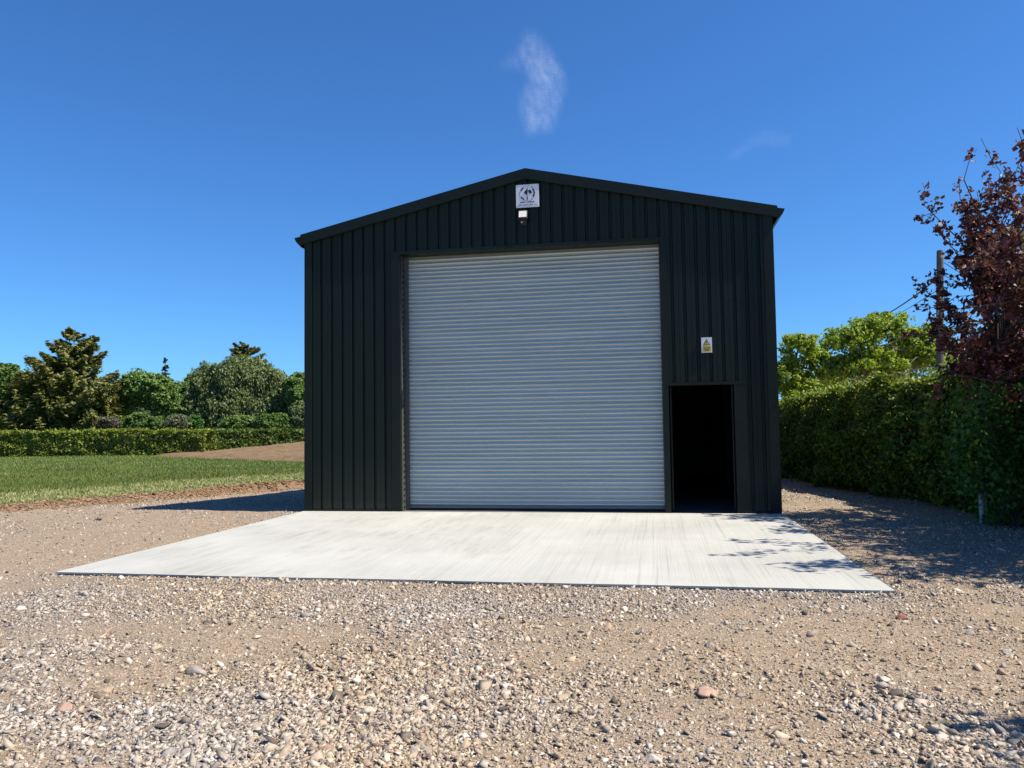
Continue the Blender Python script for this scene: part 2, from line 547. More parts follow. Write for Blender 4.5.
SM = {'grey': stone_mat('grey_stone', (.29, .25, .215)), 'tan': stone_mat('tan_stone', (.40, .31, .21)),
      'pink': stone_mat('pink_stone', (.36, .24, .18)), 'pale': stone_mat('pale_stone', (.46, .41, .34)),
      'dark': stone_mat('dark_stone', (.10, .083, .072)), 'red': stone_mat('brick_stone', (.27, .12, .08))}
BIG = [(195, 676, 24, 'grey', 'large grey angular stone in the gravel, left of centre foreground'),
       (214, 676, 15, 'tan', 'tan stone touching the right end of a large grey angular stone'),
       (63, 713, 22, 'pink', 'flat pinkish stone in the gravel at the lower left'),
       (105, 697, 22, 'tan', 'broad flat tan stone half sunk in the gravel, lower left'),
       (360, 724, 20, 'tan', 'rounded tan stone in the gravel below the middle of the slab'),
       (162, 730, 15, 'dark', 'dark brown stone in the grey gravel of the lower left'),
       (98, 763, 15, 'dark', 'dark flat stone at the bottom edge of the gravel, left'),
       (326, 753, 14, 'pink', 'orange pink stone near the bottom edge, left of centre'),
       (32, 656, 15, 'pale', 'pale stone on bare dirt near the left edge of the yard'),
       (20, 611, 13, 'pale', 'pale stone at the far left, level with the slab front'),
       (305, 621, 15, 'grey', 'grey stone in the gravel just below the slab front, left'),
       (205, 626, 9, 'dark', 'small dark stone on the bare dirt patch at left'),
       (245, 583, 8, 'red', 'small red brick chip close under the left slab front'),
       (98, 522, 9, 'dark', 'dark stone lying on the dirt beside the lawn bank'),
       (483, 677, 12, 'red', 'red brick fragment in the gravel near the centre foreground'),
       (502, 714, 13, 'dark', 'dark stone in the centre foreground, right one of a pair'),
       (492, 706, 14, 'grey', 'grey stone in the centre foreground, left one of a pair'),
       (565, 591, 10, 'pale', 'pale yellowish stone close under the middle of the slab front'),
       (641, 636, 15, 'grey', 'grey stone cluster top on the dirt right of centre'),
       (709, 648, 15, 'grey', 'long grey stone lying on bare dirt under the open doorway side'),
       (705, 699, 25, 'pink', 'broad flat pinkish stone on the dirt right of centre'),
       (741, 701, 12, 'grey', 'blue grey stone just right of a broad flat pinkish stone'),
       (703, 762, 17, 'grey', 'purple grey stone at the bottom edge, right of centre'),
       (678, 738, 9, 'pale', 'small white stone on the dirt, bottom right of centre'),
       (651, 763, 21, 'pale', 'large pale stone at the bottom edge, right of centre'),
       (903, 623, 16, 'red', 'reddish brown stone on dirt below the right slab corner'),
       (966, 648, 10, 'pale', 'white stone chip on the dirt at the right'),
       (970, 637, 14, 'grey', 'flat grey stone just above a white stone chip at the right'),
       (883, 686, 14, 'pale', 'pale blocky stone perched on a dark stone heap at the right'),
       (896, 699, 22, 'dark', 'large dark stone under a pale blocky one at the right'),
       (854, 715, 11, 'pale', 'small whitish stone in a cobble patch at the lower right'),
       (899, 725, 13, 'pink', 'pink stone in a cobble patch at the lower right'),
       (941, 729, 15, 'tan', 'tan stone beside the tree shadow at the lower right'),
       (1008, 657, 18, 'pale', 'pale flat stone at the right edge of the yard'),
       (1002, 678, 14, 'pink', 'pinkish stone at the right edge of the yard'),
       (859, 660, 9, 'dark', 'small dark stone alone on the bare dirt at the right'),
       (745, 632, 12, 'tan', 'tan stone on bare dirt below the right part of the slab'),
       (563, 700, 16, 'tan', 'tan stone in the thin gravel, centre foreground'),
       (430, 745, 17, 'tan', 'tan stone at the bottom edge, centre'),
       (818, 752, 13, 'pale', 'pale stone in the dirt at the bottom right')]
for i, (px, py, w, kind, lab) in enumerate(BIG):
    p = on_z(px, py, -.04); dist = (p - CAM) @ FW
    r = w / F_PX * dist / 2 * 1.2
    r3 = np.array([1.0, rng.uniform(.6, .9), rng.uniform(.42, .62)]) * r
    V, F = stone_mesh(100 + i, r3)
    a = np.array([rng.uniform(-.5, .5) + YAW]); V = rot_z(V[None], -a)[0]
    z = float(ground_z(p[0], p[1]))
    loc = np.array([p[0], p[1], z + r3[2] * .22])
    o = npmesh('stone', V + loc, F, SM[kind], loc=loc)
    tag(o, lab, 'stone', 'larger stones lying in the yard')

# ------------------------------------------------------------------ lawn, mound, grass
def strip_grid(x0, x1, y0, y1, step):
    X, Y = np.meshgrid(np.arange(x0, x1 + 1e-6, step), np.arange(y0, y1 + 1e-6, step))
    ny, nx = X.shape; idx = np.arange(nx * ny).reshape(ny, nx)
    F = np.stack([idx[:-1, :-1].ravel(), idx[:-1, 1:].ravel(), idx[1:, 1:].ravel(), idx[1:, :-1].ravel()], 1)
    return X.ravel(), Y.ravel(), F


# lawn in (along, across) coordinates
A, S = np.meshgrid(np.arange(-25, 60, .25), np.concatenate([np.arange(-.02, 1, .1), np.arange(1, 8, .4), np.arange(8, 90, 3)]))
lx = E0[0] + EDIR[0] * A + ENRM[0] * S; ly = E0[1] + EDIR[1] * A + ENRM[1] * S
shift = np.where(S < 6, -edge_jit(lx, ly), 0) * (1 - S / 6).clip(0, 1)
lx = lx + ENRM[0] * shift; ly = ly + ENRM[1] * shift
lz = ground_z(lx, ly, False) + .03 * sstep(-.05, .2, S) + .008
LF_n, LF_m = A.shape; idx = np.arange(A.size).reshape(A.shape)
LF = np.stack([idx[:-1, :-1].ravel(), idx[:-1, 1:].ravel(), idx[1:, 1:].ravel(), idx[1:, :-1].ravel()], 1)
t = NT('lawn_turf'); v = t.coord()
sA = t.attr('across')
n = t.noise(v, 3, 6, .65); nf = t.noise(v, 40, 4, .7)
short = t.ramp(n, [(.3, (.17, .175, .06)), (.55, (.26, .245, .10)), (.75, (.34, .29, .15))])
tall = t.ramp(n, [(.3, (.06, .10, .02)), (.7, (.10, .14, .034))])
c = t.mix(t.ramp(t.math('ADD', sA, t.math('MULTIPLY', t.noise(v, .6, 3), 1.2)), [(.35, 0.), (.45, 1.)]), short, tall)
# the ramp above works on across/10, see attribute
c = t.mix(1., c, t.ramp(nf, [(.3, .65), (.7, 1.3)]), 'MULTIPLY')
M_LAWN = t.bsdf(c, .9, 0, t.bump(nf, .8, .03), .15)
lawn = npmesh('lawn', np.stack([lx.ravel(), ly.ravel(), lz.ravel()], 1), LF, M_LAWN, smooth=True, attr={'across': S.ravel() / 10 - .06})
tag(lawn, kind='structure')

# soil mound: heap of turned earth in the field behind
MA = on_z(150, 457, -.15)[:2]; MBp = on_z(304, 463.5, -.15)[:2]
MD = (MBp - MA) / np.linalg.norm(MBp - MA); MN = np.array([-MD[1], MD[0]])


def mound_h(a, s):
    L = np.linalg.norm(MBp - MA)
    prof = np.clip(s / 11, 0, 1) * sstep(34, 20, s)
    ends = sstep(-2, 3.5, a) * sstep(30, 24, a)
    return .75 * prof * (.35 + .65 * ends) + .12 * sstep(0, .6, s) * sstep(-2, 0, a)


A, S = np.meshgrid(np.arange(-2.5, 30, .18), np.concatenate([np.arange(0, 3, .12), np.arange(3, 34.5, .4)]))
jit = 1.0 * (vnoise(A * .4, A * 0, 71) - .5) + .4 * (fbm(A * 1.7, A * 0, 77, 3) - .5)
S2 = S + jit * (1 - S / 34)
mx_ = MA[0] + MD[0] * A + MN[0] * S2; my_ = MA[1] + MD[1] * A + MN[1] * S2
edge0 = (S < .01) | (S > 34) | (A < -2.45) | (A > 29.7)
mz = -.19 + mound_h(A, S) + np.where(edge0, 0, .26 * (fbm(mx_ * 1.1, my_ * 1.1, 41, 5) - .35) * sstep(0, 1.0, S) * sstep(-2.4, 0, A))
idx = np.arange(A.size).reshape(A.shape)
MF = np.stack([idx[:-1, :-1].ravel(), idx[:-1, 1:].ravel(), idx[1:, 1:].ravel(), idx[1:, :-1].ravel()], 1)
t = NT('turned_soil'); v = t.coord()
n = t.noise(v, 2.2, 7, .7); n2 = t.noise(v, 16, 5, .7)
c = t.mix(.5, t.ramp(n, [(.3, (.10, .062, .036)), (.55, (.21, .138, .08)), (.75, (.30, .205, .125))]),
          t.ramp(n2, [(.3, (.10, .062, .036)), (.7, (.29, .20, .12))]))
c = t.mix(t.ramp(t.noise(v, .7, 6, .7), [(.56, 0.), (.66, .8)]), c, (.075, .10, .03))
M_SOIL = t.bsdf(c, .95, 0, t.bump(t.math('ADD', n, n2), .9, .06), .1)
tag(npmesh('soil_mound', np.stack([mx_.ravel(), my_.ravel(), mz.ravel()], 1), MF, M_SOIL, smooth=True), kind='structure')


def blades(x, y, z, h, w, lean=.35):
    n = len(x)
    a = rng.uniform(0, 6.28, n)
    dx = np.cos(a) * w / 2; dy = np.sin(a) * w / 2
    ln = rng.normal(0, lean, (n, 2)) * h[:, None]
    V = np.zeros((n, 3, 3))
    V[:, 0] = np.stack([x - dx, y - dy, z], 1); V[:, 1] = np.stack([x + dx, y + dy, z], 1)
    V[:, 2] = np.stack([x + ln[:, 0], y + ln[:, 1], z + h], 1)
    return V.reshape(-1, 3), np.arange(3 * n).reshape(-1, 3)


def lawn_pts(n, s0, s1):
    d = 1 / rng.uniform(1 / 64, 1 / 11.5, n); a = YAW + rng.uniform(-.85, -.2, n)
    x = CAM[0] + d * np.sin(a); y = CAM[1] + d * np.cos(a)
    s = edge_s(x, y) + edge_jit(x, y)
    mS = (x - MA[0]) * MN[0] + (y - MA[1]) * MN[1]; mA = (x - MA[0]) * MD[0] + (y - MA[1]) * MD[1]
    k = (s > s0) & (s < s1) & ~((mS > -.1) & (mA > -2.5))
    return x[k], y[k], s[k], d[k]


x, y, s, d = lawn_pts(330000, 2.6, 80)
patch = fbm(x * .5, y * .5, 51, 3)
h = rng.uniform(.035, .10, len(x)) * (.5 + patch) * sstep(2.4, 3.6, s + .8 * (patch - .5))
V, F = blades(x, y, ground_z(x, y, False) + .03, h + .02, np.maximum(.010, d * .0007))
t = NT('grass_blades'); v = t.coord()
c = t.ramp(t.island(), [(0, (.06, .10, .016)), (.4, (.10, .145, .028)), (.8, (.15, .19, .045)), (1, (.28, .25, .10))])
c = t.mix(1., c, t.ramp(t.noise(v, .35, 3), [(.3, .75), (.7, 1.2)]), 'MULTIPLY')
M_GRASS = t.bsdf(c, .7, 0, None, .2)
tag(npmesh('tall_grass', V, F, M_GRASS), 'long green meadow grass behind the mown strip', 'grass', kind='stuff')
x, y, s, d = lawn_pts(140000, -.08, 3.4)
h = rng.uniform(.02, .06, len(x)) + .05 * sstep(.25, 0, s) * rng.random(len(x))
V, F = blades(x, y, ground_z(x, y, False) + .035, h, np.maximum(.008, d * .0008), .6)
t = NT('short_grass_blades')
c = t.ramp(t.island(), [(0, (.18, .20, .06)), (.5, (.30, .29, .115)), (1, (.48, .42, .23))])
tag(npmesh('short_grass', V, F, t.bsdf(c, .75, 0, None, .2)), 'short pale grass along the edge of the cut bank', 'grass', kind='stuff')

# ------------------------------------------------------------------ concrete slab
t = NT('broomed_concrete'); v = t.coord()
br = t.noise(t.coord('Object', (60, .5, 1)), 1.0, 5, .6)
br2 = t.noise(t.coord('Object', (9, .12, 1)), 1.0, 4, .6)
mt = t.noise(v, .55, 5, .6); fine = t.noise(v, 45, 4, .7)
mp = t.n('ShaderNodeMapping'); mp.inputs['Rotation'].default_value = (0, 0, -.55); mp.inputs['Scale'].default_value = (1.5, .35, 1)
t.l(v, mp.inputs['Vector']); 
c = t.ramp(mt, [(.3, (.37, .366, .332)), (.7, (.465, .46, .422))])
c = t.mix(1., c, t.ramp(br, [(.28, .90), (.5, .985), (.72, 1.015)]), 'MULTIPLY')
c = t.mix(1., c, t.ramp(br2, [(.3, .965), (.6, 1.01)]), 'MULTIPLY')
sx = t.n('ShaderNodeSeparateXYZ'); t.l(t.coord(), sx.inputs[0])
leftm = t.ramp(t.math('DIVIDE', sx.outputs[0], 8.2), [(.45, 1.), (.62, 0.)])
mp.inputs['Rotation'].default_value = (0, 0, .62); mp.inputs['Scale'].default_value = (9, 1.1, 1)
sc1 = t.noise(mp.outputs[0], 1.0, 6, .72)
mark = t.math('MULTIPLY', t.math('MULTIPLY', t.ramp(sc1, [(.48, 0.), (.74, 1.)]), leftm), t.ramp(t.noise(v, .9, 4), [(.4, 0.), (.62, 1.)]))
ln = t.noise(t.coord('Object', (22, .22, 1)), 1.0, 3, .6); ln2 = t.noise(t.coord('Object', (55, .5, 1)), 1.0, 2, .5)
rgt = t.math('MULTIPLY', t.ramp(t.math('DIVIDE', sx.outputs[0], 8.2), [(.35, .15), (.62, 1.)]), t.ramp(t.noise(v, .8, 4), [(.3, .35), (.65, 1.)]))
c = t.mix(rgt, c, t.mix(1., c, t.mix(1., t.ramp(ln, [(.34, .80), (.44, 1.), (1, 1.01)]), t.ramp(ln2, [(.3, .88), (.45, 1.), (1, 1.01)]), 'MULTIPLY'), 'MULTIPLY'))
st = t.noise(v, 3.5, 7, .75); c = t.mix(t.ramp(st, [(.58, 0.), (.72, .35)]), c, (.30, .285, .25))
c = t.mix(t.math('MULTIPLY', mark, 1.0), c, (.27, .25, .215))
c = t.mix(1., c, t.ramp(fine, [(.3, .93), (.7, 1.04)]), 'MULTIPLY')
M_CONC = t.bsdf(c, .85, 0, t.bump(t.math('ADD', br, t.math('MULTIPLY', fine, .5)), .35, .006), .25)
mb = MB(); 
# slightly uneven slab edge
n = 60
top = [(W * i / n, -D - .012 * float(vnoise(i * .45, 0., 61)) + .008 * math.sin(i * .3)) for i in range(n + 1)]
poly = [(0, -.012)] + top + [(W, -.012)]
mb.prism(poly, 'z', -.16, 0)
tag(mb.build('concrete_apron', M_CONC), kind='structure')
mb = MB(); mb.box(-.03, W + .03, -D - .045, -D - .018, -.12, -.014)
M_EDGE = plain('black_edge', (.012, .012, .013), .5)  # plain black for the strip just below the slab's front top edge
mb.V = [(x, y, z) for x, y, z in mb.V]
o = mb.build('slab_edge_strip', M_EDGE)
tag(o, 'black strip along the front edge of the concrete slab', 'edge strip')

# ------------------------------------------------------------------ the shed
t = NT('green_cladding'); v = t.coord()
nz = t.noise(t.coord('Object', (1, 1, .18)), 1.4, 5, .6); nf = t.noise(t.coord('Object', (6, 6, 1)), 3, 4, .6)
c = t.ramp(nz, [(.3, (.0055, .0125, .0080)), (.7, (.0080, .0170, .0112))])
sx = t.n('ShaderNodeSeparateXYZ'); t.l(v, sx.inputs[0])
dust = t.math('MULTIPLY', t.ramp(sx.outputs[2], [(0, .30), (.18, .09), (1, 0.)]), nf)
c = t.mix(dust, c, (.20, .17, .13))
M_CLAD = t.bsdf(c, t.ramp(nf, [(.3, .42), (.7, .55)]), 0, t.bump(t.noise(v, 2.2, 3), .05, .02), .22)
t = NT('green_trim'); v = t.coord()
c = t.ramp(t.noise(v, 2, 4), [(.3, (.0060, .0120, .0082)), (.7, (.0088, .0162, .0114))])
M_TRIM = t.bsdf(c, .48, 0, t.bump(t.noise(v, 3, 3), .04, .02), .22)
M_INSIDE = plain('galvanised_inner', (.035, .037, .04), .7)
M_GALVF = plain('galvanised_steel', (.16, .165, .17), .5, .6)
M_GUIDE = plain('galvanised_guide', (.085, .085, .08), .5, .3)
M_BLACK = plain('black_rubber', (.01, .01, .011), .7)

EAVE, RIDGE = 4.955, 5.875
def roof_z(x): return EAVE + (RIDGE - EAVE) * (1 - abs(x - W / 2) / (W / 2))

shed = empty('steel_shed', (W / 2, SHED_D / 2, 0), 'dark green corrugated steel shed with shallow gable roof, closed shutter and open side doorway', 'shed')

PITCHX, DEP = .2, .036
def profile(x0, x1, phase):
    """breakpoints (x, y) of a box profile with narrow grooves; crowns at y=0, grooves at y=+DEP"""
    pts = []
    k0 = math.floor((x0 - phase) / PITCHX) - 1
    k = k0
    seq = []
    while phase + k * PITCHX < x1 + PITCHX:
        c = phase + k * PITCHX
        seq += [(c - .028, 0), (c - .017, DEP), (c + .017, DEP), (c + .028, 0)]
        seq += [(c + .094, 0), (c + .1, .004), (c + .106, 0)]    # stiffening crease
        k += 1
    def yat(x):
        for (a, ya), (b, yb) in zip(seq, seq[1:]):
            if a <= x <= b: return ya + (yb - ya) * (x - a) / (b - a)
        return 0
    pts = [(x0, yat(x0))] + [p for p in seq if x0 < p[0] < x1] + [(x1, yat(x1))]
    return pts


def clad(segs, phase):
    V = []; F = []
    for (x0, x1, z0, ztop) in segs:
        pts = profile(x0, x1, phase)
        mid = W / 2
        if x0 < mid < x1:
            q = []
            for (a, ya), (b, yb) in zip(pts, pts[1:]):
                q.append((a, ya))
                if a < mid < b: q.append((mid, ya + (yb - ya) * (mid - a) / (b - a)))
            q.append(pts[-1]); pts = q
        b = len(V)
        for (x, y) in pts:
            V += [(x, y, z0), (x, y, ztop(x))]
        for i in range(len(pts) - 1):
            F.append((b + 2 * i, b + 2 * i + 2, b + 2 * i + 3, b + 2 * i + 1))
    return V, F


XS1, XS2, ZS = 1.815, 6.348, 4.535
XD1, XD2, ZD = 6.462, 7.49, 2.092
J = .16
V, F = clad([(.03, XS1 - J + .02, .03, roof_z), (XS1 - J + .02, XS2 + .02, ZS + .02, roof_z), (XS2 + .02, XD1 - .01, ZS + .02, roof_z),
             (XD1 - .01, XD2 + .01, ZD + .02, roof_z), (XD2 + .01, XD2 + .17, ZD + .02, roof_z), (XD2 + .17, W - .02, .03, roof_z)], .14)
mb = MB(); mb.add(V, F)
mb.V = [(x, y - .002, z) for x, y, z in mb.V]
fw_ = mb.build('front_wall', M_CLAD, shed)
# the strip between shutter and doorway above door height
V, F = clad([(XS2 + .1, XD1 - .008, ZD, lambda x: ZS + .021)], .14)
mb = MB(); mb.add(V, F); mb.build('wall_strip', M_CLAD, shed)

# flat flashings (each a folded steel strip, 1.5-3 mm proud)
Y0 = -.012
mb = MB()
mb.box(XS1 - J, XS1, Y0, .0, 0, ZS + .0)               # left shutter jamb face
mb.box(XS1 - .004, XS1 - .0005, .001, .34, 0, ZS)      # its return
mb.build('shutter_jamb', M_TRIM, shed)
mb = MB()
mb.box(XS2, XS2 + .115, Y0, .0, 0, ZS)
mb.box(XS2 + .0005, XS2 + .004, .001, .34, 0, ZS)
mb.build('shutter_jamb', M_TRIM, shed)
mb = MB()
mb.box(XS1 - J - .02, XS2 + .135, Y0 - .004, -.0035, ZS + .001, ZS + .055)
mb.box(XS1, XS2, -.003, .36, ZS + .001, ZS + .006)
mb.build('shutter_head_flashing', M_TRIM, shed)
mb = MB()
mb.box(XD1 - .02, XD1, Y0, .0, 0.0, ZD)
mb.box(XD1 - .004, XD1 - .0005, .001, .12, 0, ZD)
mb.build('door_jamb', M_TRIM, shed)
mb = MB()
mb.box(XD2, XD2 + .19, Y0, .0, 0.0, ZD + .0)
mb.box(XD2 + .0005, XD2 + .004, .001, .12, 0, ZD)
mb.build('door_jamb', M_TRIM, shed)
mb = MB(); mb.box(XD1 - .03, XD2 + .2, Y0 - .003, -.0035, ZD + .001, ZD + .05); mb.box(XD1, XD2, -.003, .12, ZD + .001, ZD + .005)
mb.build('door_head_flashing', M_TRIM, shed)
for a, b in ((.018, .16), (W - .18, W - .03)):
    mb = MB(); mb.box(a, b, -.03, -.016, 0.0, EAVE - .05)
    xx = a if a < 1 else b - .004
    mb.box(xx, xx + .004, -.015, .17, -.05, EAVE - .08)
    mb.build('corner_flashing', M_TRIM, shed)
for a, b in ((.16, XS1 - J), (XD2 + .19, W - .18)):
    mb = MB(); mb.box(a, b, -.022, -.003, .0, .035); mb.build('base_flashing', M_TRIM, shed)

# barge boards along the gable
VT = .175
def barge(x0, x1, z0, z1):
    mb = MB()
    mb.prism([(x0, z0 - VT), (x1, z1 - VT), (x1, z1), (x0, z0)], 'y', -.06, -.045)
    mb.prism([(x0, z0 + .0015), (x1, z1 + .0015), (x1, z1 + .006), (x0, z0 + .006)], 'y', -.06, .16)
    mb.prism([(x0, z0 - VT - .004), (x1, z1 - VT - .004), (x1, z1 - VT - .0005), (x0, z0 - VT - .0005)], 'y', -.06, -.005)
    mb.build('barge_board', M_TRIM, shed)
TOPE, TOPR = 4.99, 5.905
slope = (TOPR - TOPE) / (W / 2)
barge(-.05, W / 2 - .001, TOPE - .05 * slope, TOPR)
barge(W + .05, W / 2 + .001, TOPE - .05 * slope, TOPR)

# side and rear walls
def side_wall(x, sgn):
    V = []; F = []
    y = .17; prof = []
    while y < SHED_D:
        prof += [(y, 0), (y + .128, 0), (y + .146, DEP), (y + .182, DEP)]; y += .2
    prof.append((SHED_D, 0))
    for (yy, d) in prof:
        V += [(x - sgn * d, yy, -.42), (x - sgn * d, yy, EAVE - .03)]
    for i in range(len(prof) - 1):
        F.append((2 * i, 2 * i + 2, 2 * i + 3, 2 * i + 1))
    mb = MB(); mb.add(V, F); mb.build('side_wall', M_CLAD, shed)
side_wall(.024, -1); side_wall(W - .04, 1)
V, F = clad([(0, W, -.42, roof_z)], .1)
mb = MB(); mb.add([(x, SHED_D - y, z) for x, y, z in V], F); mb.build('rear_wall', M_CLAD, shed)
# roof
for sx_ in (0, 1):
    V = []; F = []; y = -.04; prof = []
    while y < SHED_D + .1:
        prof += [(y, 0), (y + .128, 0), (y + .146, .03), (y + .182, .03)]; y += .2
    for (yy, d) in prof:
        xa = -.06 if sx_ == 0 else W + .06
        V += [(xa, yy, EAVE - .06 * slope + .012 + d * .5), (W / 2, yy, RIDGE + .012 + d * .5)]
    for i in range(len(prof) - 1):
        F.append((2 * i, 2 * i + 2, 2 * i + 3, 2 * i + 1))
    mb = MB(); mb.add(V, F); mb.build('roof', M_CLAD, shed)
# gutters: open trapezoid section
for sgn, xe in ((-1, -.036), (1, W + .036)):
    mb = MB()
    p = [(xe, 4.955), (xe + sgn * .13, 4.93), (xe + sgn * .10, 4.86), (xe + sgn * .0, 4.755)]
    inn = [(xe + sgn * .006, 4.949), (xe + sgn * .122, 4.926), (xe + sgn * .094, 4.865), (xe + sgn * .006, 4.768)]
    mb.prism([p[1], p[2], inn[2], inn[1]], 'y', -.05, SHED_D)
    mb.prism([p[2], p[3], inn[3], inn[2]], 'y', -.05, SHED_D)
    mb.prism([p[3], p[0], inn[0], inn[3]], 'y', -.05, SHED_D)
    mb.prism(p, 'y', -.056, -.0505)
    mb.prism(p, 'y', SHED_D + .0005, SHED_D + .006)
    mb.build('gutter', M_TRIM, shed)
# floor inside, frame columns and rails
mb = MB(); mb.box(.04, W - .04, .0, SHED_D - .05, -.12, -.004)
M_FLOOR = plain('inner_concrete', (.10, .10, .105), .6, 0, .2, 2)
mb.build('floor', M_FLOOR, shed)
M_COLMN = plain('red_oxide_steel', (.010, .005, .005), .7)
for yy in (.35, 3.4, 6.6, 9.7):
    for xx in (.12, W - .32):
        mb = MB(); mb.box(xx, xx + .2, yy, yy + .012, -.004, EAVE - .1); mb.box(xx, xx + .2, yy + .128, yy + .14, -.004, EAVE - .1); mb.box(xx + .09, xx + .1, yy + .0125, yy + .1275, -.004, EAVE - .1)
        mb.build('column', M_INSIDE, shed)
for zz in (1.1, 2.2, 3.4):
    mb = MB(); mb.box(.36, W - .36, SHED_D - .21, SHED_D - .16, zz, zz + .14); mb.build('sheeting_rail', M_INSIDE, shed)
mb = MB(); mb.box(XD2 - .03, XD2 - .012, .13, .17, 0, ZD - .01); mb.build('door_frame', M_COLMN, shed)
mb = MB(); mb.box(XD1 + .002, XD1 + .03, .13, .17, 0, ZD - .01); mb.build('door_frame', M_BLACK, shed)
# dark inner lining behind the front wall, so the shed is shut around the openings
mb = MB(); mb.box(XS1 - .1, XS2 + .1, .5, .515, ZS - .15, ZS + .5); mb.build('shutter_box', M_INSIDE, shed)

# roller shutter: convex galvanised slats
t = NT('galvanised_slats'); v = t.coord()
nb = t.noise(t.coord('Object', (.5, 1, 13.33)), 1.0, 4, .6); nf = t.noise(t.coord('Object', (3, 3, 30)), 4, 4, .6)
c = t.ramp(nb, [(.3, (.42, .465, .44)), (.7, (.52, .56, .535))])
M_SLAT = t.bsdf(c, t.ramp(nf, [(.3, .28), (.7, .38)]), .48, t.bump(nf, .05, .004))
shut = MB()
NS = 60; pz = (ZS - .03 - .06) / NS
V = []; F = []
xs_sh = np.linspace(XS1 + .02, XS2 - .0, 25)
prof = []
for k in range(NS):
    z0 = .075 + k * pz
    j = rng.normal(0, .0022)
    for q, (u, yo) in enumerate([(0, .014), (.05, .016), (.08, .009), (.17, -.004), (.26, -.0135), (.31, -.0160), (.60, -.0110), (.86, .001)]):
        prof.append((z0 + u * pz, yo + j * (1 if q not in (0, 1) else 0), k))
prof.append((.075 + NS * pz + .12, .004, NS))
SHY = .30
tw = rng.normal(0, .0012, (NS + 1, len(xs_sh)))
for ix, x in enumerate(xs_sh):
    for (z, yo, k) in prof:
        V.append((x, SHY + yo + tw[k, ix], z + .0016 * math.sin(x * .9 + k * .7)))
n = len(prof)
for ix in range(len(xs_sh) - 1):
    for i in range(n - 1):
        F.append((ix * n + i, (ix + 1) * n + i, (ix + 1) * n + i + 1, ix * n + i + 1))
shutter = npmesh('roller_shutter', np.array(V), np.array(F), M_SLAT, shed, smooth=True)
mb = MB(); mb.box(XS1 + .02, XS2, SHY - .03, SHY + .02, .035, .074); mb.build('bottom_rail', M_GALVF, shutter)
mb = MB(); mb.box(XS1 + .02, XS2, SHY - .022, SHY + .012, -.002, .0345); mb.build('rubber_seal', M_BLACK, shutter)
# left guide: a galvanised angle bolted to the jamb return; the right one hides behind its jamb
mb = MB()
mb.box(XS1 + .001, XS1 + .007, .045, SHY - .055, 0, ZS - .002)
mb.box(XS1 + .0075, XS1 + .07, SHY - .054, SHY - .049, 0, ZS - .002)
mb.box(XS1 + .0655, XS1 + .07, SHY - .0485, SHY - .02, 0, ZS - .002)
guide = mb.build('guide_rail', M_GUIDE, shed)
bm0 = None; zz = .06
while zz < ZS - .05:
    if bm0 is None:
        b = MB(); b.tube([(XS1 + .0072, .14, zz), (XS1 + .020, .14, zz)], [.026, .022], 6)
        b0 = b.build('bolt', M_TRIM, guide, loc=(XS1 + .0072, .14, zz)); bm0 = b0
    else:
        q = bm0.copy(); COL.objects.link(q); q.parent = guide; q.location = bm0.location + Vector((0, 0, zz - .06))
    zz += .105
mb = MB(); mb.box(XS2 - .012, XS2 - .001, SHY - .055, SHY - .05, 0, ZS - .002); mb.build('guide_rail', M_GUIDE, shed)

# ------------------------------------------------------------------ signs and light on the gable
M_WHITE = plain('white_sign_face', (.74, .76, .78), .45, 0, .03)
M_INK = plain('black_ink', (.012, .014, .03), .5, 0, .05)
M_YEL = plain('yellow_sign_face', (.62, .47, .03), .45, 0, .05)
c0 = on_y(527.5, 196, -.04); sc_ = .2
logo = empty('logo_sign', (c0[0], -.04, c0[2] - sc_), 'square white company sign with black round emblem, screwed high under the gable peak', 'sign')
mb = MB(); mb.box(c0[0] - sc_, c0[0] + sc_, -.052, -.036, c0[2] - sc_, c0[2] + sc_); mb.build('panel', M_WHITE, logo, bevel=.002)


def disc_poly(mb, pts, y0, y1, cx, cz, s):
    mb.prism([(cx + a * s, cz + b * s) for a, b in pts], 'y', y0, y1)

mb = MB(); ex, ez = c0[0] + .0, c0[2] + .045
# broken ring of dashes round the emblem
for k in range(28):
    a0 = 2 * math.pi * k / 28; a1 = a0 + 2 * math.pi / 28 * .55
    for r0, r1 in ((.128, .137),):
        if 4 <= k <= 9 and k % 2: continue
        mb.prism([(ex + r * math.cos(a), ez + r * math.sin(a)) for r, a in ((r0, a0), (r1, a0), (r1, a1), (r0, a1))], 'y', -.0545, -.0525)
for sgn, th0, th1 in ((1, -.6, .7), (-1, math.pi - 1.05, math.pi - .35), (-1, math.pi + .45, math.pi + 1.1)):
    ring = [(ex + .126 * math.cos(a), ez + .126 * math.sin(a)) for a in np.linspace(th0, th1, 12)]
    rin = [(ex + .106 * math.cos(a), ez + .106 * math.sin(a)) for a in np.linspace(th1, th0, 12)] if sgn == 1 else [(ex + .108 * math.cos(a), ez + .108 * math.sin(a)) for a in np.linspace(th1, th0, 12)]
    mb.prism(ring + rin, 'y', -.0545, -.0525)
